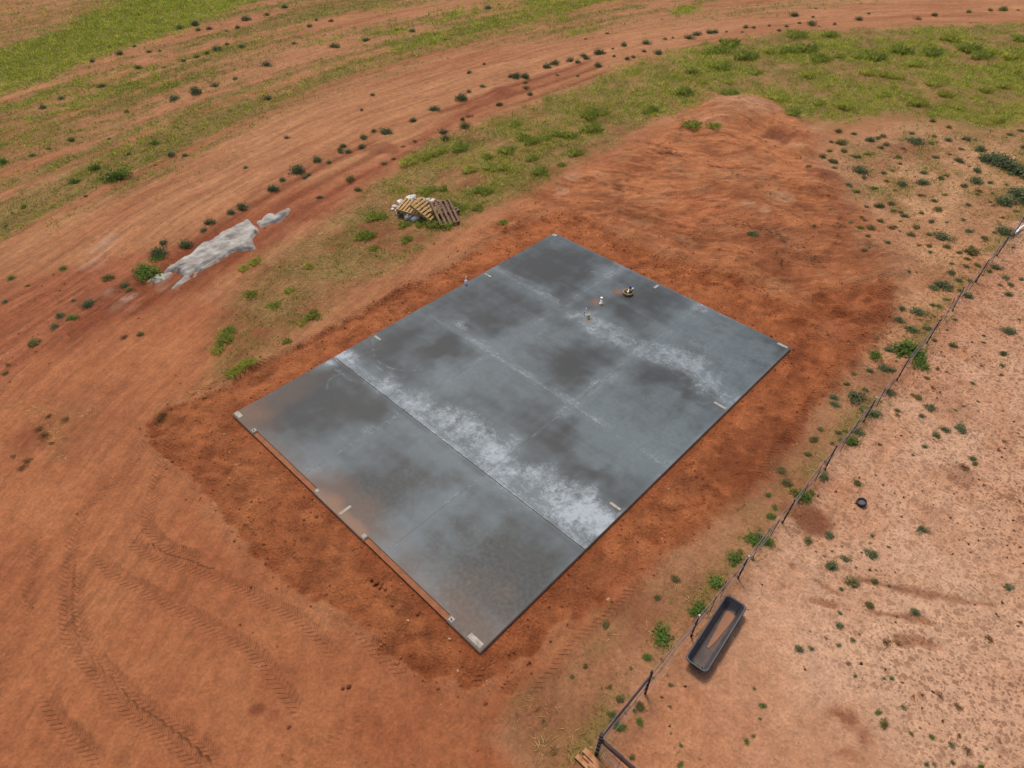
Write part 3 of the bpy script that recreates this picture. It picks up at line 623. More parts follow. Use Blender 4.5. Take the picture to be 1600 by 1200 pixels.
for i in range(3):
    for j in range(4):
        gl, gh = .0035, .0035
        x0 = JX[i] + (gl if i else 0); x1 = JX[i + 1] - (gh if i < 2 else 0)
        y0 = JY[j] + ((.011 if j == 1 else gl) if j else 0); y1 = JY[j + 1] - ((.011 if j == 0 else gh) if j < 3 else 0)
        xs = np.linspace(x0, x1, 74); ys = np.linspace(y0, y1, 78)
        if j == 0:
            xs = np.unique(np.r_[xs, [q for n in NOTCH for q in n if x0 < q < x1]]); ys = np.unique(np.r_[ys, ND])
        XX, YY = np.meshgrid(xs, ys); nX, nY = len(xs), len(ys)
        keepc = np.ones((nY - 1, nX - 1), bool)
        if j == 0:
            xc = (xs[:-1] + xs[1:]) / 2; yc = (ys[:-1] + ys[1:]) / 2
            for (a, b_) in NOTCH: keepc &= ~((yc < ND)[:, None] & ((xc > a) & (xc < b_))[None, :])
        ii = np.arange(nX * nY).reshape(nY, nX)
        top = np.stack([ii[:-1, :-1], ii[:-1, 1:], ii[1:, 1:], ii[1:, :-1]], -1)[keepc]
        # boundary edges become walls
        from collections import Counter
        E_ = np.concatenate([top[:, [0, 1]], top[:, [1, 2]], top[:, [2, 3]], top[:, [3, 0]]])
        keyE = np.sort(E_, 1); kk = keyE[:, 0] * (nX * nY) + keyE[:, 1]
        u, c_ = np.unique(kk, return_counts=True); once = np.isin(kk, u[c_ == 1]); Eb = E_[once]
        V = np.stack([XX.ravel(), YY.ravel(), (fbm(XX.ravel(), YY.ravel(), 2.0, 2, 401) - .5) * .004], -1)
        colr = cure(V[:, 0], V[:, 1])
        used = np.unique(top); remap = -np.ones(nX * nY, int); remap[used] = np.arange(len(used))
        Vt = V[used]; ct = colr[used]; top = remap[top]; Eb = remap[Eb]
        nb = len(Vt)
        wv = np.concatenate([Vt[Eb[:, 0]], Vt[Eb[:, 1]], Vt[Eb[:, 1]] * [1, 1, 0] + [0, 0, -.3], Vt[Eb[:, 0]] * [1, 1, 0] + [0, 0, -.3]])
        ne_ = len(Eb); wf = np.stack([nb + ne_ + np.arange(ne_), nb + np.arange(ne_), nb + 3 * ne_ + np.arange(ne_), nb + 2 * ne_ + np.arange(ne_)], -1)
        wc = np.tile(np.r_[C(214, 190, 164), .1], (4 * ne_, 1))
        me = np_mesh('panel', np.r_[Vt, wv], np.r_[top, wf], SM, smooth=False, extra=[('cure', np.r_[ct, wc][:, :3]), ('dryness', np.repeat(np.r_[ct, wc][:, 3:], 3, 1))])
        link(bpy.data.objects.new('panel', me), slab)
M_mud = mat('door_mud', C(176, 112, 74), .8, .3, 0, .25, 5, .5, 30, tuple(C(150, 92, 60)))
for (a, b_) in NOTCH:
    MB().box(((a + b_) / 2, ND / 2 + .001, -.035 - .1), (b_ - a - .004, ND - .004, .2)).build('door_ledge', M_mud, slab)
M_pad = mat('pad_white', C(206, 200, 194), .7, .3, 0, .22, 7, .2, 30, tuple(C(160, 146, 132)))
def pad(cx, cy, sx, sy): MB().box((cx, cy, .003), (sx * .9, sy * .85, .014)).build('column_pad', M_pad, slab)
for (cx, cy, sx, sy) in ((.16, .12, .34, .17), (1.09, .10, .15, .14), (4.39, .10, .12, .12), (5.50, .24, .10, .44), (6.53, .09, .13, .14), (9.91, .09, .15, .14), (10.70, .12, .46, .17),
                         (.25, 5.47, .36, .10), (.25, 10.95, .36, .10), (10.70, 5.47, .40, .10), (10.70, 10.95, .46, .10), (.12, 15.10, .22, .2), (10.70, 15.12, .42, .14), (5.46, 14.98, .12, .30)):
    pad(cx, cy, sx, sy)
M_bolt = mat('anchor_steel', (.05, .045, .045), .5, .5, .6)
for (cx, cy) in ((9.91, .09), (1.09, .10)):
    MB().tube([(cx, cy, .01), (cx, cy, .05)], .02, 8).build('anchor_bolt', M_bolt, slab)

# pipes through the slab
M_pvc = mat('pvc_white', (.82, .82, .80), .45, .5, 0, .1, 20); M_yel = mat('cap_yellow', C(222, 206, 110), .5, .5, 0, .15, 20)
M_blu = mat('pipe_blue', C(84, 92, 160), .5, .5); M_blk = mat('black_plastic', (.012, .012, .014), .5, .5); M_beige = mat('form_beige', C(206, 178, 128), .8, .3, 0, .35, 14)
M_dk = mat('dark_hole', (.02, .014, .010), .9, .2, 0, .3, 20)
x, y = sp(939, 474)
o = empty('drain_pipe', (x, y, 0)); tag(o, 'short white plastic pipe standing in a pale splash on the slab', 'pipe')
MB().lathe([(.0, .30), (.045, .30), (.045, .02), (.075, .012), (.075, 0)], 14).build('pipe_body', M_pvc, o, True)
MB().lathe([(.0, .33), (.055, .33), (.058, .30), (.058, .25), (.046, .25)], 14).build('cap', M_pvc, o, True)
x, y = sp(912, 492)
o = empty('marker_rod', (x, y, 0)); tag(o, 'thin leaning rod, white above and black below, on the slab', 'rod')
MB().tube([(0, 0, -.02), (.035, .015, .17)], .016, 8).build('lower_rod', M_blk, o)
MB().tube([(.035, .015, .17), (.085, .035, .40)], .018, 8).build('upper_rod', M_pvc, o)
x, y = sp(919.5, 497)
o = empty('capped_pipe', (x, y, 0)); tag(o, 'low pipe stub with pale yellow cap beside a thin rod on the slab', 'pipe')
MB().lathe([(.0, .13), (.04, .13), (.04, 0)], 14).build('pipe_body', M_pvc, o, True)
MB().lathe([(.0, .20), (.05, .19), (.066, .15), (.066, .07), (.05, .07)], 14).build('cap', M_yel, o, True)
x, y = sp(981, 459)
o = empty('round_box', (x, y, 0)); tag(o, 'round tan form box with pipe stubs standing inside, on the slab', 'form box')
MB().lathe([(.20, .0), (.235, .0), (.245, .10), (.235, .13), (.205, .13), (.19, .03)], 24).build('rim', M_beige, o, True)
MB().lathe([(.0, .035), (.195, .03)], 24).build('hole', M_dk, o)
for (dx, dy, h_, rr, m_) in ((-.08, -.05, .15, .035, M_beige), (.01, -.03, .17, .045, M_pvc), (.02, .08, .36, .028, M_blk), (.13, .12, .28, .026, M_blk), (-.02, .06, .19, .03, M_pvc)):
    MB().tube([(dx, dy, .02), (dx + .01, dy, h_)], rr, 10).build('pipe_stub', m_, o, True)
MB().tube([(.03, .08, .33), (.035, .08, .43)], .04, 10).build('stub_cap', M_blu, o, True)
MB().tube([(.14, .12, .25), (.145, .12, .33)], .034, 10).build('stub_cap', M_pvc, o, True)
x, y = .07, 9.93
o = empty('conduit_stub', (x, y, 0)); tag(o, 'white conduit stub with wide foot and thin top at the slab edge', 'pipe')
MB().lathe([(.0, .20), (.03, .20), (.052, .15), (.06, .06), (.055, 0)], 14).build('foot', M_pvc, o, True)
MB().tube([(0, 0, .19), (.005, 0, .30), (.03, .01, .36)], .018, 8).build('upper_pipe', M_pvc, o, True)

for o in COL.objects:
    if o.name in ('drain_pipe', 'marker_rod', 'capped_pipe', 'round_box'): o.scale = (.82, .82, .82)

# ------------------------------------------------------------------ fences
M_post = mat('post_steel', (.055, .034, .028), .75, .3, .2, .4, 9); M_rail = mat('rail_rust', (.085, .042, .032), .75, .3, .2, .5, 6)
M_wire = mat('wire_steel', (.22, .17, .155), .6, .4, 0, .3, 3); M_wire2 = mat('wire_rust', (.10, .06, .05), .7, .3, 0, .3, 3); M_stay = mat('stay_wire', (.10, .07, .06), .7, .3, .2); M_ptop = mat('post_top', C(206, 206, 200), .6, .4)
FX = 14.25; HP = 1.05
fen = empty('wire_fence', (FX, .16, gz(FX, .16))); tag(fen, 'long wire fence with thin dark posts running up the right side', 'fence')
def fl(x, y, z): return (x - FX, y - .16, z - gz(FX, .16))
fy = [.16, 1.88, 3.72, 5.86, 8.18, 10.78, 13.48, 16.16, 18.89, 21.57, 24.24, 26.9, 29.6, 32.2, 34.9, 37.6, 40.3]
rp = random.Random(3); tops = []
for k, yy in enumerate(fy):
    xx = FX + (yy - .16) * .0025; zz = gz(xx, yy); lx, ly = rp.uniform(-.05, .05), rp.uniform(-.05, .05)
    big = k < 2
    if k == 0: lx = ly = 0
    pt = MB()
    if big: pt.tube([fl(xx, yy, zz - .3), fl(xx + lx, yy + ly, zz + HP + .02)], .042 if k == 0 else .03, 10)
    else:
        Mz = Matrix.Rotation(rp.uniform(-.2, .2), 3, 'Z')
        pt.tube([fl(xx, yy, zz - .3), fl(xx + lx, yy + ly, zz + HP)], .022, 6)
        pt.box(fl(xx, yy, zz + .02), (.07, .012, .12), Mz)
    p_o = pt.build('post', M_post, fen)
    if k in (2, 3, 6): MB().tube([fl(xx + lx * .9, yy + ly * .9, zz + HP - .09), fl(xx + lx, yy + ly, zz + HP + .012)], .026, 8).build('post_tip', M_ptop, p_o)
    tops.append((xx, yy, zz, lx, ly))
hts = [.20, .42, .62, .82, 1.0]
for h_ in hts:
    pts = []
    for (xx, yy, zz, lx, ly), nxt in zip(tops, tops[1:] + [None]):
        q = h_ / HP; pts.append(fl(xx + lx * q, yy + ly * q, zz + h_))
        if nxt:
            for t in (.33, .66):
                pts.append(fl(xx + (nxt[0] - xx) * t + rp.uniform(-.03, .03), yy + (nxt[1] - yy) * t, zz + (nxt[2] - zz) * t + h_ - .03 + rp.uniform(-.03, .03)))
    MB().tube(pts, .006, 5).build('wire', M_wire if h_ in (.20, .62, 1.0) else M_wire2, fen)
for a in range(2, len(tops) - 1):
    for t in (.35, .68):
        A_, B_ = tops[a], tops[a + 1]; xx = A_[0] + (B_[0] - A_[0]) * t + rp.uniform(-.04, .04); yy = A_[1] + (B_[1] - A_[1]) * t + rp.uniform(-.12, .12); zz = gz(xx, yy)
        ln = rp.uniform(.7, 1.0)
        MB().tube([fl(xx, yy, zz + .04), fl(xx + rp.uniform(-.05, .05), yy + rp.uniform(-.06, .06), zz + ln)], .011, 6).build('stay', M_stay, fen)
MB().tube([fl(FX, .20, gz(FX, .16) + .86), fl(FX, 1.84, gz(FX, 1.88) + .90)], .026, 10).build('brace_rail', M_rail, fen)
for h_ in (.25, .45, .65, .8, .97):
    MB().lathe([(.045, -.014), (.056, 0), (.045, .014)], 10, fl(FX, .16, gz(FX, .16) + h_)).build('wire_wrap', M_wire, fen)
# second run turning off at the corner
f2 = empty('brace_fence', (FX + .1, .16, gz(FX, .16))); tag(f2, 'short fence run with rust-brown pipe rail leaving the corner post at the bottom', 'fence')
def fl2(x, y, z): return (x - FX - .1, y - .16, z - gz(FX, .16))
z0 = gz(FX, .16)
MB().tube([fl2(FX + .05, .16, z0 + .82), fl2(16.45, .20, z0 + .86)], .045, 12).build('pipe_rail', M_rail, f2)
MB().tube([fl2(16.5, .20, z0 - .2), fl2(16.5, .20, z0 + 1.08)], .05, 12).build('post', M_post, f2)
for h_ in (.12, .28, .45, .62, 1.0):
    MB().tube([fl2(FX + .04, .16, z0 + h_), fl2(15.0, .17 + rp.uniform(-.03, .03), z0 + h_ - .02), fl2(15.8, .18 + rp.uniform(-.03, .03), z0 + h_ - .03), fl2(16.5, .20, z0 + h_)], .007, 5).build('wire', M_wire, f2)
for xx in (14.75, 15.2, 15.7):
    MB().tube([fl2(xx, .17, z0 + .05), fl2(xx + .02, .17, z0 + 1.0)], .006, 5).build('stay', M_stay, f2)

# ------------------------------------------------------------------ feed trough and its muddy water
def rrect(hw, hl, rc, n=6):
    pts = []
    for (sx, sy, a0) in ((1, 1, 0), (-1, 1, 90), (-1, -1, 180), (1, -1, 270)):
        for k in range(n):
            a = math.radians(a0 + 90 * k / (n - 1)); pts.append((sx * (hw - rc) + rc * math.cos(a), sy * (hl - rc) + rc * math.sin(a)))
    return pts
def loft(loops):
    vs, fs = [], []; n = len(loops[0])
    for lp in loops: vs += lp
    for i in range(len(loops) - 1):
        for k in range(n):
            k2 = (k + 1) % n; fs.append((i * n + k, i * n + k2, (i + 1) * n + k2, (i + 1) * n + k))
    return vs, fs
M_tr = mat('trough_plastic', (.035, .036, .042), .5, .5, 0, .4, 4, .3, 25, (.075, .062, .058))
M_trm = mat('trough_floor', (.030, .027, .028), .6, .4, 0, .5, 9, .3, 25, tuple(C(104, 78, 64)))
M_rim = mat('trough_rim', (.040, .041, .046), .5, .5, 0, .3, 6)
tx, ty = 14.68, 4.06; tz = gz(tx, ty) + .01
tr = empty('feed_trough', (tx, ty, tz), math.radians(4.2)); tag(tr, 'long black plastic feed trough with muddy bottom beside the fence', 'trough')
L1 = lambda hw, hl, rc, z: [(a, b_, z) for a, b_ in rrect(hw, hl, rc)]
vs, fs = loft([L1(.17, .90, .08, 0), L1(.185, .93, .08, .02), L1(.245, 1.01, .09, .26), L1(.245, 1.015, .09, .285)])
fs.append(tuple(range(23, -1, -1)))
MB().add(vs, fs).build('shell', M_tr, tr, True)
vs, fs = loft([L1(.245, 1.015, .09, .27), L1(.27, 1.045, .11, .275), L1(.278, 1.053, .115, .295), L1(.27, 1.045, .11, .312), L1(.235, 1.005, .085, .312), L1(.228, 1.0, .08, .285)])
MB().add(vs, fs).build('rim', M_rim, tr, True)
vs, fs = loft([L1(.230, 1.0, .08, .30), L1(.168, .905, .07, .05), L1(.15, .88, .06, .036)])
MB().add(vs, fs).build('inner_wall', M_tr, tr, True)
vs = L1(.152, .882, .06, .037); MB().add(vs, [tuple(range(24))]).build('floor', M_trm, tr)
for yy in (-.84, .84):
    MB().tube([(-.12, yy, .05), (-.12, yy * 1.12, .27)], .012, 6).build('rib', M_rim, tr); MB().tube([(.12, yy, .05), (.12, yy * 1.12, .27)], .012, 6).build('rib', M_rim, tr)
M_water = mat('muddy_water', C(176, 118, 82), .30, .3, 0, .15, 3)
wp = [(-.03, -.34), (.02, -.32), (.065, -.08), (.10, .22), (.125, .52), (.13, .74), (.10, .80), (.02, .82), (-.06, .81), (-.085, .74), (-.08, .5), (-.06, .2), (-.045, -.05)]
wp = [tuple(p) for p in catmull(wp + [wp[0]], 4)][:-1]; nW = len(wp)
vs = [(a, b_, .052) for a, b_ in wp] + [(a * 1.03, b_ * 1.01, .03) for a, b_ in wp]
fs = [tuple(range(nW))] + [(k, nW + k, nW + (k + 1) % nW, (k + 1) % nW) for k in range(nW)]
o = MB().add(vs, fs).build('muddy_water', M_water); o.location = (tx, ty, tz); o.rotation_euler = (0, 0, math.radians(4.2))
tag(o, 'wedge of brown muddy water lying in the black trough', 'water')

# black feed pan out on the pasture
x, y = gp(1346, 788)
o = empty('feed_pan', (x, y, gz(x, y))); o.rotation_euler = (math.radians(10), math.radians(-14), 0)
tag(o, 'small round black rubber pan lying alone on the bare pasture', 'pan')
MB().lathe([(.0, 0), (.10, 0), (.135, .04), (.14, .10), (.128, .135), (.112, .13), (.10, .06), (.0, .05)], 18).build('pan_shell', M_blk, o, True)
vs = []; rr_ = random.Random(5)
MB().lathe([(.103, .055), (.08, .085), (.04, .075), (.0, .095)], 12).build('pan_content', mat('pan_mud', C(112, 104, 112), .7, .4, 0, .5, 20), o, True)

# bent white hose at the upper right
x, y = gp(1584, 369)
hp = [gp(px, py) for px, py in ((1584, 369.5), (1588, 365), (1594, 361), (1602, 358.5), (1614, 359), (1628, 364))]
hp = [(a - hp[0][0], b_ - hp[0][1], .05 + .12 * math.sin(k / 5 * math.pi)) for k, (a, b_) in enumerate(hp)]
o = MB().tube([tuple(p) for p in catmull([np.array(p) for p in hp], 5)], .045, 10).build('white_hose', M_pvc, None, True); o.location = (x, y, gz(x, y))
tag(o, 'bent white plastic hose on the ground beside the far end of the fence', 'hose')

# ------------------------------------------------------------------ pallets and rubble
M_py = mat('pallet_new', C(222, 184, 124), .8, .3, 0, .25, 9, .3, 40, tuple(C(190, 146, 92)))
M_pb = mat('pallet_old', C(176, 140, 112), .85, .25, 0, .35, 9, .3, 40, tuple(C(128, 98, 80)))
M_pg = mat('pallet_grey', C(150, 128, 110), .85, .25, 0, .35, 9, .3, 40)
def make_pallet(loc, rot, m, label, lx=1.2, ly=1.0, nt=7, lower=True):
    o = empty('wood_pallet', loc); o.rotation_euler = [math.radians(a) for a in rot]
    tag(o, label, 'pallet', 'discarded pallets on the grass strip')
    for yy in (-ly / 2 + .03, 0, ly / 2 - .03):
        MB().box((0, yy, .065), (lx, .045, .09)).build('stringer', m, o)
    for k in range(nt):
        xx = -lx / 2 + .05 + (lx - .1) * k / (nt - 1)
        MB().box((xx + random.uniform(-.008, .008), random.uniform(-.01, .01), .121), (.10, ly, .02)).build('deck_board', m, o)
    if lower:
        for k in range(4):
            MB().box((-lx / 2 + .05 + (lx - .1) * k / 3, 0, .009), (.10, ly, .018)).build('bottom_board', m, o)
    return o
gzp = lambda x, y: gz(x, y)
bx, by = -5.40, 12.02; g0 = gzp(bx, by)
make_pallet((-5.50, 12.10, g0 + .10), (8, 4, 12), M_pg, 'weathered grey pallet lowest in the discarded pile', 1.25, 1.0, 7)
make_pallet((-5.55, 12.05, g0 + .28), (6, 3, 22), M_py, 'new yellow pallet lying flat on top of the discarded pile', 1.2, .95, 8)
make_pallet((-5.00, 12.25, g0 + .34), (-4, 28, 18), M_py, 'yellow pallet tipped on its side in the middle of the pile', 1.1, .95, 7)
make_pallet((-4.20, 12.72, g0 + .30), (24, 0, 70), M_pb, 'brown pallet leaning at the right end of the pile', .92, 1.28, 5)
make_pallet((-4.75, 13.15, g0 + .04), (4, -3, -8), M_pg, 'old grey-brown pallet half hidden behind the pile', 1.2, .95, 6)
def loose(name, p0, p1, m, label, w=.09, h=.035, cat='board'):
    a, b_ = Vector(p0), Vector(p1); dv = b_ - a; q = dv.to_track_quat('X', 'Z').to_matrix()
    o = MB().box((0, 0, 0), (dv.length, w, h), q).build(name, m); o.location = (a + b_) / 2; return tag(o, label, cat)
loose('loose_board', (-6.30, 12.55, g0 + .30), (-5.78, 12.25, g0 + .42), M_py, 'short pale board sticking up left of the yellow pallet')
loose('loose_board', (-4.85, 12.15, g0 + .05), (-3.85, 12.05, g0 + .06), M_pg, 'grey board lying on the grass under the leaning brown pallet')
loose('loose_board', (-5.9, 13.35, g0 + .12), (-4.9, 13.75, g0 + .16), M_pb, 'dark brown board behind the pallet pile')
for (p0, p1, m_, lb) in (((-5.95, 12.45, .46), (-5.05, 12.75, .50), M_pb, 'weathered board lying across the back of the yellow pallet'), ((-5.15, 11.75, .12), (-4.55, 12.55, .50), M_py, 'pale board propped between the yellow and brown pallets'), ((-4.95, 12.95, .42), (-4.35, 13.35, .30), M_pg, 'grey board behind the top edge of the brown pallet'), ((-6.45, 12.05, .12), (-5.75, 11.65, .20), M_pb, 'short brown board at the left foot of the pile'), ((-5.55, 12.85, .35), (-4.75, 12.60, .52), M_pg, 'grey board poking out between the pallets')):
    loose('loose_board', (p0[0], p0[1], g0 + p0[2]), (p1[0], p1[1], g0 + p1[2]), m_, lb, .10, .03)
M_rub = mat('rubble_pale', (.74, .71, .66), .85, .3, 0, .35, 6, .6, 16, (.40, .36, .32))
def rock_mesh(name, rr, m, seed, squash=.7, n=2):
    import bmesh
    bm = bmesh.new(); bmesh.ops.create_icosphere(bm, subdivisions=n, radius=1.0); q = random.Random(seed)
    ax = [Vector((q.uniform(-1, 1), q.uniform(-1, 1), q.uniform(-1, 1))).normalized() for _ in range(9)]; of = [q.uniform(.55, .95) for _ in ax]
    for v in bm.verts:
        p = v.co.copy()
        for a, o_ in zip(ax, of):
            dd = p.dot(a)
            if dd > o_: p -= a * (dd - o_)
        v.co = Vector((p.x * q.uniform(.95, 1.05), p.y * q.uniform(.95, 1.05), p.z * squash)) * rr
    me = bpy.data.meshes.new(name); bm.to_mesh(me); bm.free(); me.materials.append(m); return me
CH = [(616, 321, .11, 'small white rubble chunk farthest left of the pallet pile'), (628, 316, .20, 'large white rubble chunk left of the pale upright board'), (627, 324, .17, 'greyish rubble chunk beside the left edge of the yellow pallet'), (624, 331, .15, 'low grey rubble chunk in the grass left of the yellow pallet'),
      (642, 310, .24, 'largest white rubble lump behind the yellow pallet'), (654, 313, .16, 'pale rubble lump behind the middle of the yellow pallet'), (661, 312, .15, 'pale rubble lump behind the right corner of the yellow pallet'), (638, 338, .17, 'mottled rubble chunk in front of the yellow pallet'), (650, 341, .17, 'white rubble chunk in the grass right before the yellow pallet'),
      (631, 327, .12, 'small rubble chunk wedged against the yellow pallet'), (676, 313, .14, 'dusty rubble lump behind the brown pallet'), (620, 327, .09, 'tiny rubble piece on the left rim of the pile'), (647, 308, .12, 'pale rubble piece at the back edge of the pile'), (633, 312, .10, 'small pale rubble piece above the upright board'), (669, 311, .11, 'pale rubble piece behind the tipped yellow pallet'), (644, 341, .09, 'small white rubble piece in the front grass by the pallets'), (613, 325, .08, 'tiny white rubble piece lying apart at the far left')]
for k, (px, py, rr, lb) in enumerate(CH):
    x, y = gp(px, py, .08); o = link(bpy.data.objects.new('rubble_chunk', rock_mesh('rubble_chunk', rr * 1.3, M_rub, k + 40, .8, 1)))
    o.location = (x, y, gz(x, y) + rr * .5); o.rotation_euler = (0, 0, k * 1.3); tag(o, lb, 'rubble', 'pale rubble round the pallet pile')
# boards at the fence corner
M_plank = mat('plank_tan', C(232, 176, 128), .8, .3, 0, .25, 5, .2, 30, tuple(C(176, 112, 74)))
zc = gz(14.2, -.1)
for (x0, y0, ln, w, hz, lb, a) in ((14.02, .03, 1.3, .11, .05, 'tan board nearest the corner post in the stack at the bottom', -2), (13.98, -.17, 1.2, .10, .05, 'tan board at the outer side of the stack by the corner post', 0), (14.10, -.09, 1.2, .045, .10, 'narrow pale board on edge in the stack by the corner post', -1), (14.32, .0, 1.3, .13, .09, 'wide tan board lying across the top of the stack by the corner post', -3), (14.27, -.14, 1.2, .06, .10, 'short-ended tan board under the wide one by the corner post', -1)):
    ar = math.radians(a); loose('plank', (x0, y0, zc + hz), (x0 + ln * math.cos(ar), y0 + ln * math.sin(ar), zc + hz + .02), M_plank, lb, w, .04, 'plank')

# ------------------------------------------------------------------ spilled concrete
M_spill = mat('spill_cement', C(214, 209, 205), .8, .35, 0, .4, 2.4, 1.0, 12, tuple(C(140, 130, 125)))
def spill(outl, thick, label, seed, groove=0.0):
    P = np.array([gp(220 + a / 6.667, 320 + b_ / 6.667) for a, b_ in outl]); cx, cy = P.mean(0)
    xs = np.arange(P[:, 0].min() - .3, P[:, 0].max() + .3, .045); ys = np.arange(P[:, 1].min() - .3, P[:, 1].max() + .3, .045)
    XX, YY = np.meshgrid(xs, ys); xx, yy = XX.ravel(), YY.ravel()
    dd = sdf_poly(xx, yy, P) - .05 + (fbm(xx, yy, .35, 3, seed) - .5) * .20
    dirv = np.array([-.18, 1.0]); dirv /= np.linalg.norm(dirv)
    lat = xx * dirv[1] - yy * dirv[0]; lon = xx * dirv[0] + yy * dirv[1]
    h_ = thick * sst(.05, -.07, dd) * (.55 + .9 * fbm(xx, yy, .7, 4, seed + 3)) + (fbm(xx, yy, .25, 3, seed + 5) - .5) * .06 + np.abs(fbm(lat, lon / 3.0, .3, 3, seed + 7) - .5) * .22 * sst(.05, -.15, dd)
    if groove:
        gcut = sst(.53, .62, fbm(lat * 1.0, lon / 8.0, .22, 2, seed + 9)) * sst(.62, .30, (lon - lon.min()) / (lon.max() - lon.min()))
        h_ -= gcut * .14
    z = gzv(xx, yy) - .03 + h_
    nX, nY = len(xs), len(ys); ii = np.arange(nX * nY).reshape(nY, nX); F_ = np.stack([ii[:-1, :-1], ii[:-1, 1:], ii[1:, 1:], ii[1:, :-1]], -1).reshape(-1, 4)
    F_ = F_[(dd[F_].min(1) < .05)]; us = np.unique(F_); rm = -np.ones(nX * nY, int); rm[us] = np.arange(len(us))
    zb = gz(cx, cy)
    o = link(bpy.data.objects.new('concrete_spill', np_mesh('concrete_spill', np.c_[xx - cx, yy - cy, z - zb][us], rm[F_], M_spill, smooth=True))); o.location = (cx, cy, zb)
    tag(o, label, 'spill', 'hardened concrete spills by the field edge')
spill([(1120, 185), (1180, 235), (1225, 300), (1150, 370), (1170, 455), (1080, 470), (1000, 480), (900, 530), (830, 580), (720, 640), (640, 700), (500, 790), (345, 860), (430, 790), (500, 740), (420, 715), (310, 690), (250, 710), (330, 650), (420, 580), (560, 500), (660, 410), (760, 380), (810, 330), (860, 295), (930, 285), (1010, 230)], .13, 'large pale grey sheet of spilled hardened concrete with ragged lower end', 501, 1)
spill([(1220, 190), (1260, 240), (1330, 215), (1420, 190), (1520, 110), (1555, 60), (1440, 110), (1380, 130), (1385, 108), (1300, 130), (1270, 180)], .12, 'small narrow concrete spill just beyond the large one', 521)
spill([(80, 805), (160, 740), (320, 712), (260, 765), (150, 805)], .09, 'thin grey concrete tongue below the ragged end of the large spill', 541)

# ------------------------------------------------------------------ weeds and shrubs
def foliage_out(nt, col):
    N, L = nt.nodes, nt.links; N.remove(N['Principled BSDF'])
    df = N.new('ShaderNodeBsdfDiffuse'); tr_ = N.new('ShaderNodeBsdfTranslucent'); ms = N.new('ShaderNodeMixShader'); ms.inputs[0].default_value = .42
    L.new(col, df.inputs[0]); L.new(col, tr_.inputs[0]); L.new(df.outputs[0], ms.inputs[1]); L.new(tr_.outputs[0], ms.inputs[2]); L.new(ms.outputs[0], N['Material Output'].inputs[0])
def blade_mat(name):
    m = bpy.data.materials.new(name); m.use_nodes = True; at = m.node_tree.nodes.new('ShaderNodeAttribute'); at.attribute_name = 'tint'
    foliage_out(m.node_tree, at.outputs['Color']); return m
def leaf_mat(name, c1, c2, gain=1.65):
    c1, c2 = c1 * gain, c2 * gain
    m = bpy.data.materials.new(name); m.use_nodes = True; nt = m.node_tree; N = nt.nodes; L = nt.links; b = N['Principled BSDF']
    oi = N.new('ShaderNodeObjectInfo'); ge = N.new('ShaderNodeNewGeometry')
    ad = N.new('ShaderNodeMath'); ad.operation = 'MULTIPLY_ADD'; L.new(ge.outputs['Random Per Island'], ad.inputs[0]); ad.inputs[1].default_value = .65
    m2 = N.new('ShaderNodeMath'); m2.operation = 'MULTIPLY'; L.new(oi.outputs['Random'], m2.inputs[0]); m2.inputs[1].default_value = .35; L.new(m2.outputs[0], ad.inputs[2])
    mx = N.new('ShaderNodeMix'); mx.data_type = 'RGBA'; L.new(ad.outputs[0], mx.inputs[0]); mx.inputs[6].default_value = (*c1, 1); mx.inputs[7].default_value = (*c2, 1)
    foliage_out(nt, mx.outputs[2])
    return m
LM = {'k': leaf_mat('leaf_dark', C(70, 82, 60), C(118, 128, 94), 1.95), 'g': leaf_mat('leaf_green', C(70, 100, 46), C(128, 150, 78)), 'd': leaf_mat('leaf_dry', C(104, 76, 52), C(140, 110, 78)), 'o': leaf_mat('leaf_olive', C(88, 88, 54), C(136, 130, 86), 1.8)}
def bush_mesh(seed, m, n=230, flat=.62, leaf=.13):
    """unit-diameter mound of leaf faces on short stems"""
    q = np.random.default_rng(seed); V = []; F_ = []
    nl = 5 + seed % 4; lob = [(q.uniform(-.19, .19), q.uniform(-.19, .19), q.uniform(.20, .34)) for _ in range(nl)]
    lob[0] = (0, 0, .27)
    for k in range(n):
        cx, cy, cr = lob[q.integers(nl)]
        th = q.uniform(0, 2 * math.pi); ph = math.acos(q.uniform(0, 1)); rad = cr * q.uniform(.35, 1.10)
        c = np.array([cx + rad * math.sin(ph) * math.cos(th), cy + rad * math.sin(ph) * math.sin(th), max(.01, rad * math.cos(ph) * flat * 1.5 + .02)])
        nrm = np.array([math.sin(ph) * math.cos(th), math.sin(ph) * math.sin(th), math.cos(ph) + .35]) + q.normal(0, .45, 3); nrm /= np.linalg.norm(nrm)
        a = np.cross(nrm, q.normal(0, 1, 3)); a /= np.linalg.norm(a); b_ = np.cross(nrm, a); s = leaf * q.uniform(.5, 1.15)
        n0 = len(V); V += [c - a * s * .5, c + b_ * s * .22 - nrm * .01, c + a * s * .6, c - b_ * s * .22 - nrm * .01]; F_.append((n0, n0 + 1, n0 + 2, n0 + 3))
    for k in range(10):                                # stems
        cx, cy, cr = lob[q.integers(nl)]; n0 = len(V); w = .012; t = np.array([cx * 1.2, cy * 1.2, cr * .9])
        V += [np.array([-w, 0, -.03]), np.array([w, 0, -.03]), t]; F_.append((n0, n0 + 1, n0 + 2, n0 + 2))
    me = bpy.data.meshes.new('weed'); me.from_pydata([tuple(v) for v in V], [], [tuple(dict.fromkeys(f_)) for f_ in F_]); me.materials.append(m); return me
PROT = {k: [bush_mesh(10 * i + j, LM[k], n=(330 if k != 'd' else 170), leaf=(.105 if k != 'd' else .10)) for j in range(6)] for i, k in enumerate('kgdo')}
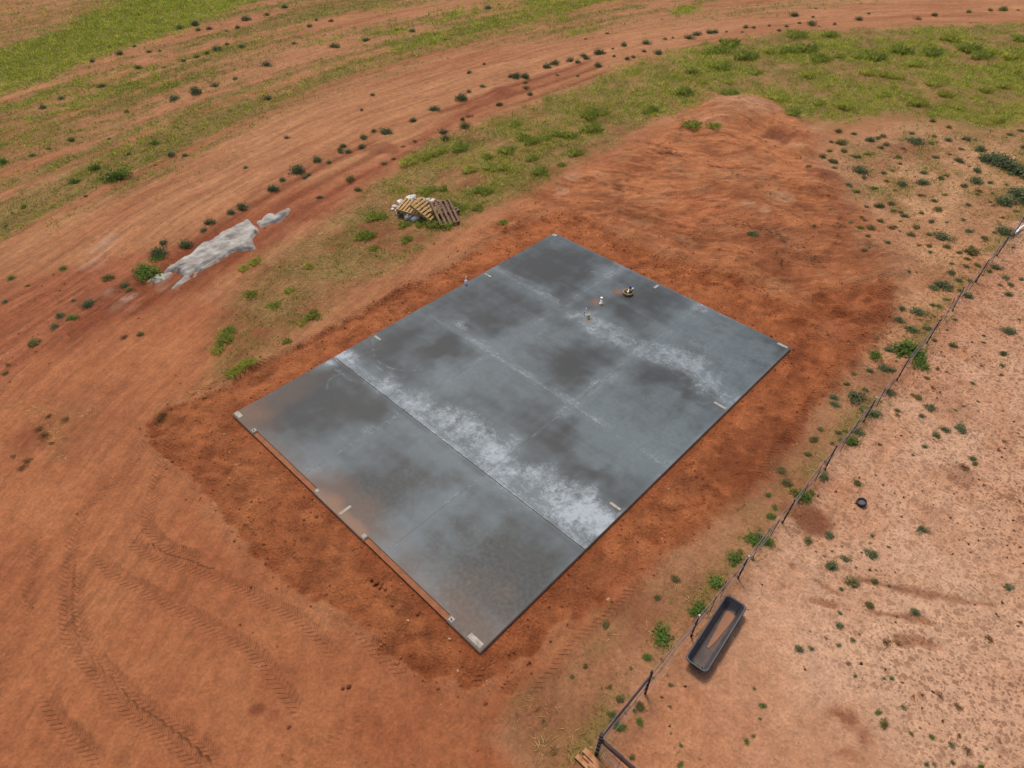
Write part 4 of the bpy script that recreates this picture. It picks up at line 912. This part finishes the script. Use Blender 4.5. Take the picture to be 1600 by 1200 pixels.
W = {
 'A': ((0, 0), "1270,875b 1385,795b 1470,745 1525,750 1575,695 1590,680 1120,960b 1070,985 970,1030 945,1065 865,1135b 760,1125 735,1175b 1310,835 1480,910 1415,820 905,428b 810,460 995,395 1240,455 1235,303 1090,363 795,720 475,397 285,455 555,250 850,280 910,262 960,248 1010,230 1050,205 1120,218 830,130 905,115 920,140s 970,135s 1050,143s 1100,130s 1145,88 1235,68 1315,33 1435,122 1535,100s 1465,93s 1550,215 330,650g 350,840g 540,825gb 720,765s 440,780g 595,715s 230,690s 200,500 720,660g 505,645s 1360,205s 640,315g 760,313s 740,235s 1140,780s 400,910s 1330,640s 430,285 590,515g 20,750g 625,215s 690,240s 150,720g 110,960g 60,990s 30,1050s 860,720s 1430,810"),
 'B': ((530, 0), "20,680 10,705 45,700 110,680 115,640 160,610 215,610b 340,560 445,507 560,455b 600,425 665,400 795,352 818,355 860,355 862,380 865,405 885,435o 960,308 1000,292 1068,277 1102,287s 1130,260 1145,270 1200,245 1272,262s 1318,210 1265,228s 1423,200 1410,240s 1475,248 1360,265s 1335,275s 1508,183s 1543,178s 1200,302 1105,350s 1010,347s 1240,155s 670,297s 105,510s 570,555o 580,585ob 480,615 490,645o 740,485o 210,755o 255,735o 50,830o 85,880o 155,440s 600,337s 490,185s 120,185 340,147s 265,140s 690,38 1140,180s 350,655d 300,680d 600,540d"),
 'C': ((1060, 0), "50,175 85,160 145,152 172,150 222,150s 312,127 348,130s 418,120s 295,150s 500,125s 465,143s 560,110s 615,115 650,125s 535,72 620,82s 830,90 720,115s 880,65s 635,40s 1340,55g 1440,48g 1500,45g 1570,48s 200,188 1105,85d 1190,70o 740,610o 760,660ob 765,700o 705,660o 880,650 945,630o 960,670o 1100,655b 1080,620o 1180,630o 820,725 715,750o 600,780o 720,780o 840,790b 950,800 1025,760s 1055,790s 1135,800 905,870g 965,840o 1035,855 1135,845b 1215,825o 1040,690d 1250,650 1330,640b 1300,745 1390,690b 1440,735b 1380,790 1560,790kb 1595,800kb 1560,885kb 1590,920b 1500,760b 1375,835b 1440,845 1515,855s 1320,860 1390,885d 1520,935b 1440,935s 1340,950 1180,930 1120,905d 1125,985o 930,1020o 1050,1000 1170,1025 1240,1030s 890,1055o 985,1050d 1100,1045ob 1345,1070 1225,1090b 1415,1100o 1505,1070b 870,1100o 965,1120 1075,1085o 1160,1135o 1165,1165 1240,1140o 1370,1165ob 1300,1165o 1550,1145d 1200,970o 1560,980 1460,1080s 625,1050o 340,1085 930,950ob 980,940o 700,700o 1595,680 660,725o 850,1010d 1000,880d 1250,590o 1180,560o"),
 'D': ((1060, 400), "1180,145 1222,130b 1265,75 1300,110 1330,45 1385,40o 1440,65 1470,50 1265,30 1340,10o 1065,75s 1100,75s 1510,97 1490,130 1535,130 1585,105 1530,177 1340,185 1300,160s 1180,222 1030,243 1110,253b 1020,295 1075,333b 1148,333 1170,283s 1120,293s 1185,390 1268,412 1245,340s 1280,293s 1410,400s 1410,370s 1530,347b 1500,450 1495,505s 1575,295s 980,433 905,455gb 1060,435gb 980,520b 950,515b 1110,490gb 1120,450gb 883,527 812,543o 1150,563o 865,617o 828,655b 722,655 722,685 980,625b 845,712 897,728b 740,815o 830,805b 810,860gb 625,850o 715,865o 600,915o 475,990o 500,1045o 420,1105g 670,1015b 590,1110gb 620,1090g 830,1050o 1015,740d 1015,715 1110,655o 1165,703 1120,740 1360,590s 1385,675s 1315,695s 1280,715s 1190,825b 1230,805 1308,793b 1138,885 1085,925s 1360,940 1480,900d 1510,860d 1200,520d 1400,505d 1495,548d 1590,840s 1240,535d 1180,610d 1330,985d 930,870d 1080,640d 660,800o 780,590o 1370,960o"),
 'E': ((1060, 800), "600,137o 693,110 895,110 885,145s 970,165s 1128,85 885,187b 772,212b 700,247b 673,205s 635,185s 755,160s 710,183s 812,320ob 905,320 750,357s 880,430o 745,470s 743,530 605,553s 558,637 610,633s 680,587d 805,597s 740,622s 780,700d 985,775g 948,775s 815,762s 390,893g 350,817s 922,930g 1037,903 310,1060g 347,1035s 377,958s 1070,1025o 1115,1003s 1168,1047g 1258,1077 1297,1035d 1330,1105d 1145,1170s 1178,1170s 1265,1165s 1390,1180g 1530,350 1475,487s 1095,465 1010,485d 910,270s 880,270s 820,260s 1480,1065d 1420,1100s 950,985o 975,340s 10,1170g 370,115b 340,130gb 410,125gb 430,15g 265,215gb 250,240g 185,325gb 160,340g 90,435gb 70,470g 960,610d 1020,620d 1210,850d 1300,910d 1580,510d 1430,580d"),
 'F': ((530, 800), "1505,565gb 1480,590g 1425,665g 1235,520o 1480,395o 1560,315o 1140,710o 1080,760o 1300,865o 1280,960b 1260,930g 1300,1000g 1385,970g 1390,900o 950,970d 1355,1130o 990,1105d 1250,810d 1535,800s 1520,755s 1535,1025s 1580,1080s 1530,900s 1350,720o"),
 'G': ((0, 400), "670,80gb 735,10g 575,135 600,155o 415,225 340,285g 280,275 250,325 160,400ob 45,505d 30,540o 580,375d 650,360o 290,60g 735,745d 230,740d 300,760d 205,835d 245,865d 130,945d 100,985d 60,930d 180,800d 130,140s 50,105g 30,215s 750,725d 340,205s 490,100o"),
}
LAND = [('the pallet pile', 662, 325), ('the large concrete spill', 335, 385), ('the small concrete spill', 428, 344), ('the far slab corner', 866, 364), ('the right slab corner', 1236, 543), ('the left slab corner', 363, 647), ('the black pan', 1346, 786), ('the feed trough', 1120, 990), ('the corner post', 934, 1165),
        ('the damp dark patch', 1262, 815), ('the bare soil heap', 1165, 175), ('the white hose', 1592, 363), ('the dark wet ring', 1315, 1145), ('the bright field band', 150, 70), ('the low wide field shrub', 305, 144), ('the top left green patch', 290, 185), ('the top middle green streak', 850, 25), ('the orange scraped patch', 1110, 335), ('the dark bush cluster', 1585, 275)]
ORD = ['first', 'second', 'third', 'fourth', 'fifth', 'sixth', 'seventh', 'eighth', 'ninth', 'tenth', 'eleventh', 'twelfth', 'thirteenth', 'fourteenth', 'fifteenth', 'sixteenth', 'seventeenth', 'eighteenth', 'nineteenth', 'twentieth']
PEND = []
def place_words(px, py):
    nm, lx, ly = min(LAND, key=lambda l: (l[1] - px) ** 2 + 2.2 * (l[2] - py) ** 2)
    dx, dy = px - lx, (py - ly) * 1.5
    if math.hypot(dx, dy) < 38: return 'close beside ' + nm
    if abs(dx) > 2.2 * abs(dy): return ('right of ' if dx > 0 else 'left of ') + nm
    if abs(dy) > 2.2 * abs(dx): return ('below ' if dy > 0 else 'above ') + nm
    return ('below ' if dy > 0 else 'above ') + ('and right of ' if dx > 0 else 'and left of ') + nm
def later(o, what, px, py): PEND.append((o, what + ' ' + place_words(px, py), px))
def flush_labels():
    by = {}
    for o, l, px in PEND: by.setdefault(l, []).append((px, o))
    for l, lst in by.items():
        lst.sort(key=lambda q: q[0])
        for k, (px, o) in enumerate(lst):
            o['label'] = l if len(lst) == 1 else l + ', ' + (ORD[k] + ' from left' if k < len(ORD) else 'far right')
BIGLAB = {('A', 1270, 875): 'broad dark shrub at the field edge above the wheel ruts, left of the small spill', ('A', 1385, 795): 'dark shrub next up the row from the broad one by the wheel ruts', ('A', 1120, 960): 'round dark shrub standing above the upper end of the large concrete spill', ('A', 905, 428): 'low wide dark shrub alone in the middle of the left field', ('G', 670, 80): 'bushy green shrub at the lower left end of the large concrete spill',
          ('B', 215, 610): 'widest dark shrub of the row up and left of the pallet pile', ('B', 560, 455): 'long dark shrub in the row straight above the pallet pile', ('D', 905, 455): 'bright green bush on bare soil left of the fence near the slab corner', ('D', 1110, 490): 'large green bush growing through the fence level with the slab corner',
          ('D', 810, 860): 'green bush against the fence where the wires turn whitish', ('D', 590, 1110): 'leaning green bush right of the fence above the damp dark patch', ('E', 370, 115): 'largest green bush tangled in the fence up from the trough', ('E', 265, 215): 'leafy bush in the fence just above the trough end', ('E', 185, 325): 'leafy bush in the fence next to the upper end of the trough', ('E', 90, 435): 'leafy bush between the fence and the middle of the trough',
          ('F', 1505, 565): 'leafy green bush left of the fence, below the trough', ('F', 1425, 665): 'small bright green bush left of the fence below the trough', ('F', 1280, 960): 'dark bush caught in the fence near the corner post', ('E', 812, 320): 'largest olive weed on the bare pasture right of the trough', ('D', 1190, 825): 'low wide dark weed alone on the pasture above the black pan', ('G', 160, 400): 'dull green shrub alone on the red soil at the left edge'}
KINDN = {'k': 'dark green', 'g': 'bright green', 'd': 'dry brown', 'o': 'dull olive'}
wr = random.Random(21)
for key, ((ox, oy), s_) in W.items():
    for tok in s_.split():
        body = tok.rstrip('bsgdok'); suf = tok[len(body):]; zx, zy = [int(q) for q in body.split(',')]
        px, py = ox + zx / 2.963, oy + zy / 2.963
        k = next((c for c in suf if c in 'gdok'), 'k')
        wpx = 30 if 'b' in suf else (9.5 if 's' in suf else 17)
        if key in 'AB' or (key == 'C' and zy < 200): wpx *= .85
        x, y = gp(px, py + wpx * .10)
        size = wpx * depth(x, y) / FPX * wr.choice((.75, .9, 1.0, 1.15, 1.4)) * (.98 if key in 'CDEF' else 1.22) * (1.45 if 'g' in suf and 'b' in suf else 1) * (1.7 if key == 'C' and 'b' in suf and zx > 1430 and 650 < zy < 960 else 1)
        size = min(size, 2.0)
        o = link(bpy.data.objects.new('dry_weed' if k == 'd' else ('shrub' if 'b' in suf else 'weed'), PROT[k][wr.randrange(6)]))
        o.location = (x, y, gz(x, y) - .01); o.rotation_euler = (0, 0, wr.uniform(0, 6.28)); hs = wr.uniform(.75, 1.05) * (.8 if k == 'd' else (1.35 if key in 'AB' or (key == 'C' and zy < 200) else 1))
        o.scale = (size * wr.uniform(.95, 1.25), size * wr.uniform(.9, 1.1), size * hs)
        ar = math.hypot(x - ARC_C[0], y - ARC_C[1]) - ARC_R
        sz = 'bushy' if 'b' in suf else ('tiny' if 's' in suf else 'small')
        if x > 14.75 and y > 18: where, grp = 'on the pale pasture right of the fence, in its upper half', 'weeds on the upper pasture'
        elif x > 14.75 and y > 8: where, grp = 'on the speckled pasture around and above the black pan', 'weeds on the middle pasture'
        elif x > 14.75: where, grp = 'on the bare pasture between the trough and the lower right corner', 'weeds on the lower pasture'
        elif x > 13.6 and y < 27: where, grp = 'growing close along the wire fence', 'weeds along the fence'
        elif x > 11 and y < 17: where, grp = 'between the dug red soil and the wire fence', 'weeds between slab trench and fence'
        elif key == 'C' and zy > 540 or key == 'D': where, grp = 'on the sandy ground left of the far fence end', 'weeds at the upper right'
        elif abs(ar) < 2.8 or key in 'BC' and zy < 760 and ar < 3: where, grp = 'in the curved row along the field edge', 'shrub row along the field edge'
        elif ar >= 2.8: where, grp = 'among the wheel rows of the upper left field', 'weeds in the upper left field'
        else: where, grp = 'on the strip between the field edge and the slab', 'weeds on the strip beside the slab'
        lab = BIGLAB.get((key, zx, zy)); tag(o, lab, 'shrub' if 'b' in suf else 'weed', grp)
        if not lab: later(o, f'{sz} {KINDN[k]} {"weed" if sz != "bushy" else "shrub"}', px, py)

# low scrub thickening towards the far fence end and along the wires
for k in range(85):
    if k < 55: px, py = wr.uniform(1310, 1598), 205 + 190 * wr.random() ** 1.2
    else:
        py = wr.uniform(430, 1120); px = 931 + (1176 - py) * .795 + wr.uniform(-26, 8)
    x, y = gp(px, py); kk = wr.choice('ookgd')
    if k < 55 and x > 14.0: continue
    o = link(bpy.data.objects.new('weed', PROT[kk][wr.randrange(6)])); size = wr.uniform(8, 17) * depth(x, y) / FPX
    o.location = (x, y, gz(x, y) - .01); o.rotation_euler = (0, 0, wr.uniform(0, 6.28)); o.scale = (size * 1.2, size, size * wr.uniform(.6, .95))
    tag(o, None, 'weed', 'weeds at the upper right' if k < 55 else 'weeds along the fence'); later(o, f'low {KINDN[kk]} scrub weed', px, py)

# the 290 weeds that show largest stay single things, the specks beyond that are one ground cover
wl_ = [o for o in COL.objects if o.name.split('.')[0] == 'weed']
wl_.sort(key=lambda o: -o.scale[0] / max(1.0, depth(o.location.x, o.location.y)))
rest = wl_[290:]; kinds = 'kgdo'; Vs, Fs, Ms, base_i = [], [], [], 0
for o in rest:
    Mo = Matrix.Translation(o.location) @ Euler(o.rotation_euler).to_matrix().to_4x4() @ Matrix.Diagonal((*o.scale, 1))
    Vs += [tuple(Mo @ v.co) for v in o.data.vertices]; mi = next(i for i, q in enumerate(kinds) if LM[q] == o.data.materials[0])
    for p in o.data.polygons: Fs.append(tuple(base_i + v for v in p.vertices)); Ms.append(mi)
    base_i += len(o.data.vertices)
gone = set(o.name for o in rest); PEND[:] = [q for q in PEND if q[0].name not in gone]
for o in rest: bpy.data.objects.remove(o)
me = bpy.data.meshes.new('tiny_weeds'); me.from_pydata(Vs, [], Fs)
for q in kinds: me.materials.append(LM[q])
me.polygons.foreach_set('material_index', Ms); me.update()
tag(link(bpy.data.objects.new('tiny_weeds', me)), 'tiny low weeds strewn thinly over the bare soil', 'weeds', kind='stuff')

# grass clumps one can tell apart on the strip and the wedge
def tuft_mesh(seed, m, n=190):
    q = np.random.default_rng(seed); V = []; F_ = []
    for k in range(n):
        a = q.uniform(0, 6.283); rr = .36 * q.uniform(0, 1) ** .6 * (1 + .35 * math.sin(3 * a + seed)); bx_, by_ = rr * math.cos(a), rr * math.sin(a)
        a2 = a + q.normal(0, 1.0); ln = q.uniform(.16, .52); out = q.uniform(.05, .30); w = .010; n0 = len(V); px_, py_ = -math.sin(a2) * w, math.cos(a2) * w
        V += [(bx_ - px_, by_ - py_, -.01), (bx_ + px_, by_ + py_, -.01), (bx_ + math.cos(a2) * out * .5 + px_ * .8, by_ + math.sin(a2) * out * .5 + py_ * .8, ln * .75), (bx_ + math.cos(a2) * out, by_ + math.sin(a2) * out, ln * .85)]
        F_ += [(n0, n0 + 1, n0 + 2), (n0, n0 + 2, n0 + 3)]
    me = bpy.data.meshes.new('grass_clump'); me.from_pydata(V, [], F_); me.materials.append(m); return me
LM['t'] = leaf_mat('grass_clump_leaf', C(96, 108, 48), C(146, 150, 76), 2.5)
LM['y'] = leaf_mat('grass_clump_yellow', C(120, 124, 52), C(168, 164, 86), 2.5)
TP = [tuft_mesh(s, LM['t']) for s in range(4)]; TY = [tuft_mesh(s + 9, LM['y']) for s in range(3)]
CL = [((530, 0), "685,730 1185,515 1220,525 1150,605 1180,600 960,640 1000,625 1040,630 1075,632 910,655 880,660 815,575 780,700 1090,710 890,735 1030,765 640,885 680,890 640,965 760,1035 160,1005 200,1005 100,1100 130,1095 310,1110 160,1150 440,1040 490,1045 480,875 405,885 350,740y 400,730y 440,715y 480,700y 310,760y 560,690 700,775y 760,780y 520,950 560,965 300,1040 1420,520 1450,510 1160,540 850,640 930,800 600,790y 380,1035", 26, 'leafy grass clump on the strip behind the slab', 'grass clumps on the strip'),
      ((1060, 0), "160,235 130,240 200,235 240,205 540,165 700,165 500,237 540,235 590,230 620,235 745,262 830,265 870,265 910,270 1000,237 1030,240 650,275 300,265 340,262 1190,240 1170,250 1420,255 1390,262 1590,185 350,335 220,440 250,440 60,330 110,380y 30,430 200,310 420,240y 230,380y 600,350y 650,480y 780,500y 880,340y 950,350y 1010,355y 1250,180y 1180,390y 1420,420y 1300,500y 1100,300y 1500,400y 1230,440y 940,440y 460,460y 520,540 1480,560y 1100,480y 1340,230 1540,260y 1560,330y 60,590 160,600", 30, 'leafy grass clump in the green patch at the upper right', 'grass clumps in the green patch'),
      ((0, 400), "1020,410 1050,385 1060,350 1010,440y 1110,520y 1150,500y 1080,550y 1450,280 1400,310y 1330,395 1270,230 1180,30y 1130,60y 1160,180 1430,50y 1340,160y", 24, 'leafy grass clump left of the slab', 'grass clumps left of the slab')]
for ((ox, oy), s_, wpx, lab, grp) in CL:
    for tok in s_.split():
        body = tok.rstrip('y'); zx, zy = [int(q) for q in body.split(',')]; px, py = ox + zx / 2.963, oy + zy / 2.963
        x, y = gp(px, py + 2); size = wpx * .82 * depth(x, y) / FPX * wr.uniform(.6, 1.25); size = min(size, 1.4)
        o = link(bpy.data.objects.new('grass_clump', (TY if tok.endswith('y') else TP)[wr.randrange(3)])); o.location = (x, y, gz(x, y)); o.rotation_euler = (0, 0, wr.uniform(0, 6.28))
        o.scale = (size * 1.2, size * 1.2, size * wr.uniform(.6, .95))
        tag(o, None, 'grass clump', grp); later(o, ('yellow-green' if tok.endswith('y') else 'green') + ' grass clump', px, py)

flush_labels()
# ------------------------------------------------------------------ grass, straw, clods: too many to count
dxs = np.gradient(GX); dys = np.gradient(GY); AREA = dys[:, None] * dxs[None, :]
DEP = (X - CAM[0]) * RM[2, 0] + (Y - CAM[1]) * RM[2, 1] + (0 - CAM[2]) * RM[2, 2]
def scatter(dens, rate):
    lam = dens * AREA * rate * np.clip(30.0 / np.maximum(DEP, 15), .35, 1.3); cnt = RNG.poisson(np.where(DEP > 4, lam, 0))
    j, i = np.nonzero(cnt); c_ = cnt[j, i]; j = np.repeat(j, c_); i = np.repeat(i, c_)
    x = GX[i] + (RNG.random(len(i)) - .5) * dxs[i]; y = GY[j] + (RNG.random(len(j)) - .5) * dys[j]
    return x, y
def blades(name, x, y, nb, ln, wid, spread, lean, pal, label, cat, flat=False):
    n = len(x); z = gzv(x, y); dep = (x - CAM[0]) * RM[2, 0] + (y - CAM[1]) * RM[2, 1] - CAM[2] * RM[2, 2]
    sc = np.clip(dep / 26.0, .75, 2.5) ** .5
    ts = RNG.uniform(.6, 1.3, n) * sc; tcol = RNG.random(n)
    T = np.repeat(np.arange(n), nb); m_ = len(T); a = RNG.uniform(0, 2 * math.pi, m_); rr = spread * np.sqrt(RNG.random(m_)) * ts[T]
    bx_ = x[T] + rr * np.cos(a); by_ = y[T] + rr * np.sin(a); a2 = a + RNG.normal(0, .8, m_)
    L_ = ln * ts[T] * RNG.uniform(.6, 1.3, m_); ou = lean * L_ * RNG.uniform(.4, 1.5, m_); w = wid * sc[T] * RNG.uniform(.7, 1.3, m_)
    px_, py_ = -np.sin(a2) * w, np.cos(a2) * w; bz = z[T] - .01
    up = L_ * RNG.uniform(.6, 1.0, m_) if not flat else RNG.uniform(.0, .05, m_) + .015
    if flat: ou = L_; bz = bz + RNG.uniform(.015, .04, m_)
    V = np.empty((m_, 3, 3)); V[:, 0] = np.c_[bx_ - px_, by_ - py_, bz]; V[:, 1] = np.c_[bx_ + px_, by_ + py_, bz]; V[:, 2] = np.c_[bx_ + np.cos(a2) * ou, by_ + np.sin(a2) * ou, z[T] + up]
    pal = np.asarray(pal); tt = np.clip(tcol[T] * .75 + RNG.random(m_) * .35, 0, .999) * (len(pal) - 1); i0 = tt.astype(int); fr = (tt - i0)[:, None]
    pal = pal * 2.1
    c = pal[i0] * (1 - fr) + pal[np.minimum(i0 + 1, len(pal) - 1)] * fr
    me = np_mesh(name, V.reshape(-1, 3), np.arange(3 * m_).reshape(-1, 3), blade_mat('blade_' + name), np.repeat(c, 3, 0))
    o = link(bpy.data.objects.new(name, me)); tag(o, label, cat, kind='stuff'); return m_
x, y = scatter(Gb, 34); n1_ = blades('bright_grass', x, y, 6, .15, .017, .15, .6, [C(94, 112, 42), C(128, 140, 50), C(160, 164, 66), C(190, 182, 96)], 'bright yellow-green grass covering the far bands and the upper right patch', 'grass')
x, y = scatter(Gm, 30); n2_ = blades('mixed_grass', x, y, 5, .10, .015, .15, .8, [C(82, 100, 44), C(106, 118, 50), C(128, 130, 60), C(146, 136, 72)], 'thin olive green weeds and grass in the field rows and strip', 'grass')
x, y = scatter(Gd, 20); n3_ = blades('dry_straw', x, y, 7, .20, .0065, .20, .9, [C(124, 100, 64), C(152, 130, 84), C(186, 166, 118)], 'pale dry straw and cut grass strewn over red soil', 'straw', True)
# soil clods thrown up along the trench and over the scraped ground
CD = (mo * .9 * sst(.42, .66, fbm(X, Y, .9, 3, 601)) + np.exp(-((mo_d - .05) / .22) ** 2) * .55 + scrape * .40 * sst(.42, .7, n_mid) + SPECK * .16 * pmask * sst(.4, .6, fbm(X, Y, 1.4, 3, 603)) + belt * .06 + near * .5 + work * .022 * sst(.4, .7, n_mid) + strip * .05) * (rectd > .06) * (Y < 40)
x, y = scatter(CD, 42); nC = len(x)
base = np.array([(1, 0, 0), (-.5, .87, 0), (-.5, -.87, 0), (.3, .35, .8), (-.35, .1, .7), (.2, -.4, .75)]); bf = np.array([(0, 1, 3), (1, 4, 3), (1, 2, 4), (2, 5, 4), (2, 0, 5), (0, 3, 5), (3, 4, 5)])
s = .013 + .042 * RNG.random(nC) ** 2.5 + .025 * (RNG.random(nC) > .96); an = RNG.uniform(0, 6.283, nC)
bb = base[None] + RNG.normal(0, .18, (nC, 6, 3)); ca, sa = np.cos(an)[:, None], np.sin(an)[:, None]
V = np.stack([x[:, None] + (bb[..., 0] * ca - bb[..., 1] * sa) * s[:, None], y[:, None] + (bb[..., 0] * sa + bb[..., 1] * ca) * s[:, None], gzv(x, y)[:, None] - .006 + bb[..., 2] * s[:, None]], -1)
tc_ = RNG.random(nC)[:, None]; cc = C(132, 72, 46) * (1 - tc_) + C(186, 112, 74) * tc_; dkc = (x > 14.2) & (RNG.random(nC) < .8); cc[dkc] = C(112, 70, 48) * (.7 + .6 * RNG.random(dkc.sum()))[:, None]
pale = RNG.random(nC) > .985; cc[pale] = C(214, 176, 146)
o = link(bpy.data.objects.new('soil_clods', np_mesh('soil_clods', V.reshape(-1, 3), (bf[None] + 6 * np.arange(nC)[:, None, None]).reshape(-1, 3), mat('clod_soil', (1, 1, 1), .95, .1, attr='tint'), np.repeat(cc, 6, 0))))
tag(o, 'small red soil clods scattered around the slab', 'soil', kind='stuff')
# the few larger lumps in front of the doors
M_cl = mat('clod_big', C(160, 92, 60), .95, .1, 0, .3, 20, .4, 60)
for k, (px, py, rr) in enumerate(((580, 903, .07), (588, 909, .08), (597, 912, .07), (584, 912, .06), (594, 918, .06), (602, 921, .05), (652, 957, .06), (612, 944, .05), (545, 1074, .07), (536, 1076, .05))):
    x, y = gp(px, py); o = link(bpy.data.objects.new('soil_lump', rock_mesh('soil_lump', rr, M_cl, 90 + k, .8, 1))); o.location = (x, y, gz(x, y) + rr * .45)
    tag(o, ('leftmost', 'largest middle', 'upper right', 'lower left', 'lower middle', 'lowest right')[k] + ' red soil lump of the little heap before the doors' if k < 6 else ('single red soil lump nearest the slab corner, before the doors', 'single red soil lump below right of the little heap', 'larger red soil lump on the driven ground below the slab', 'smaller red soil lump on the driven ground below the slab')[k - 6], 'soil lump', 'soil lumps in front of the slab')
print('tufts', n1_, n2_, n3_, 'clods', nC, 'ground', nx, ny)
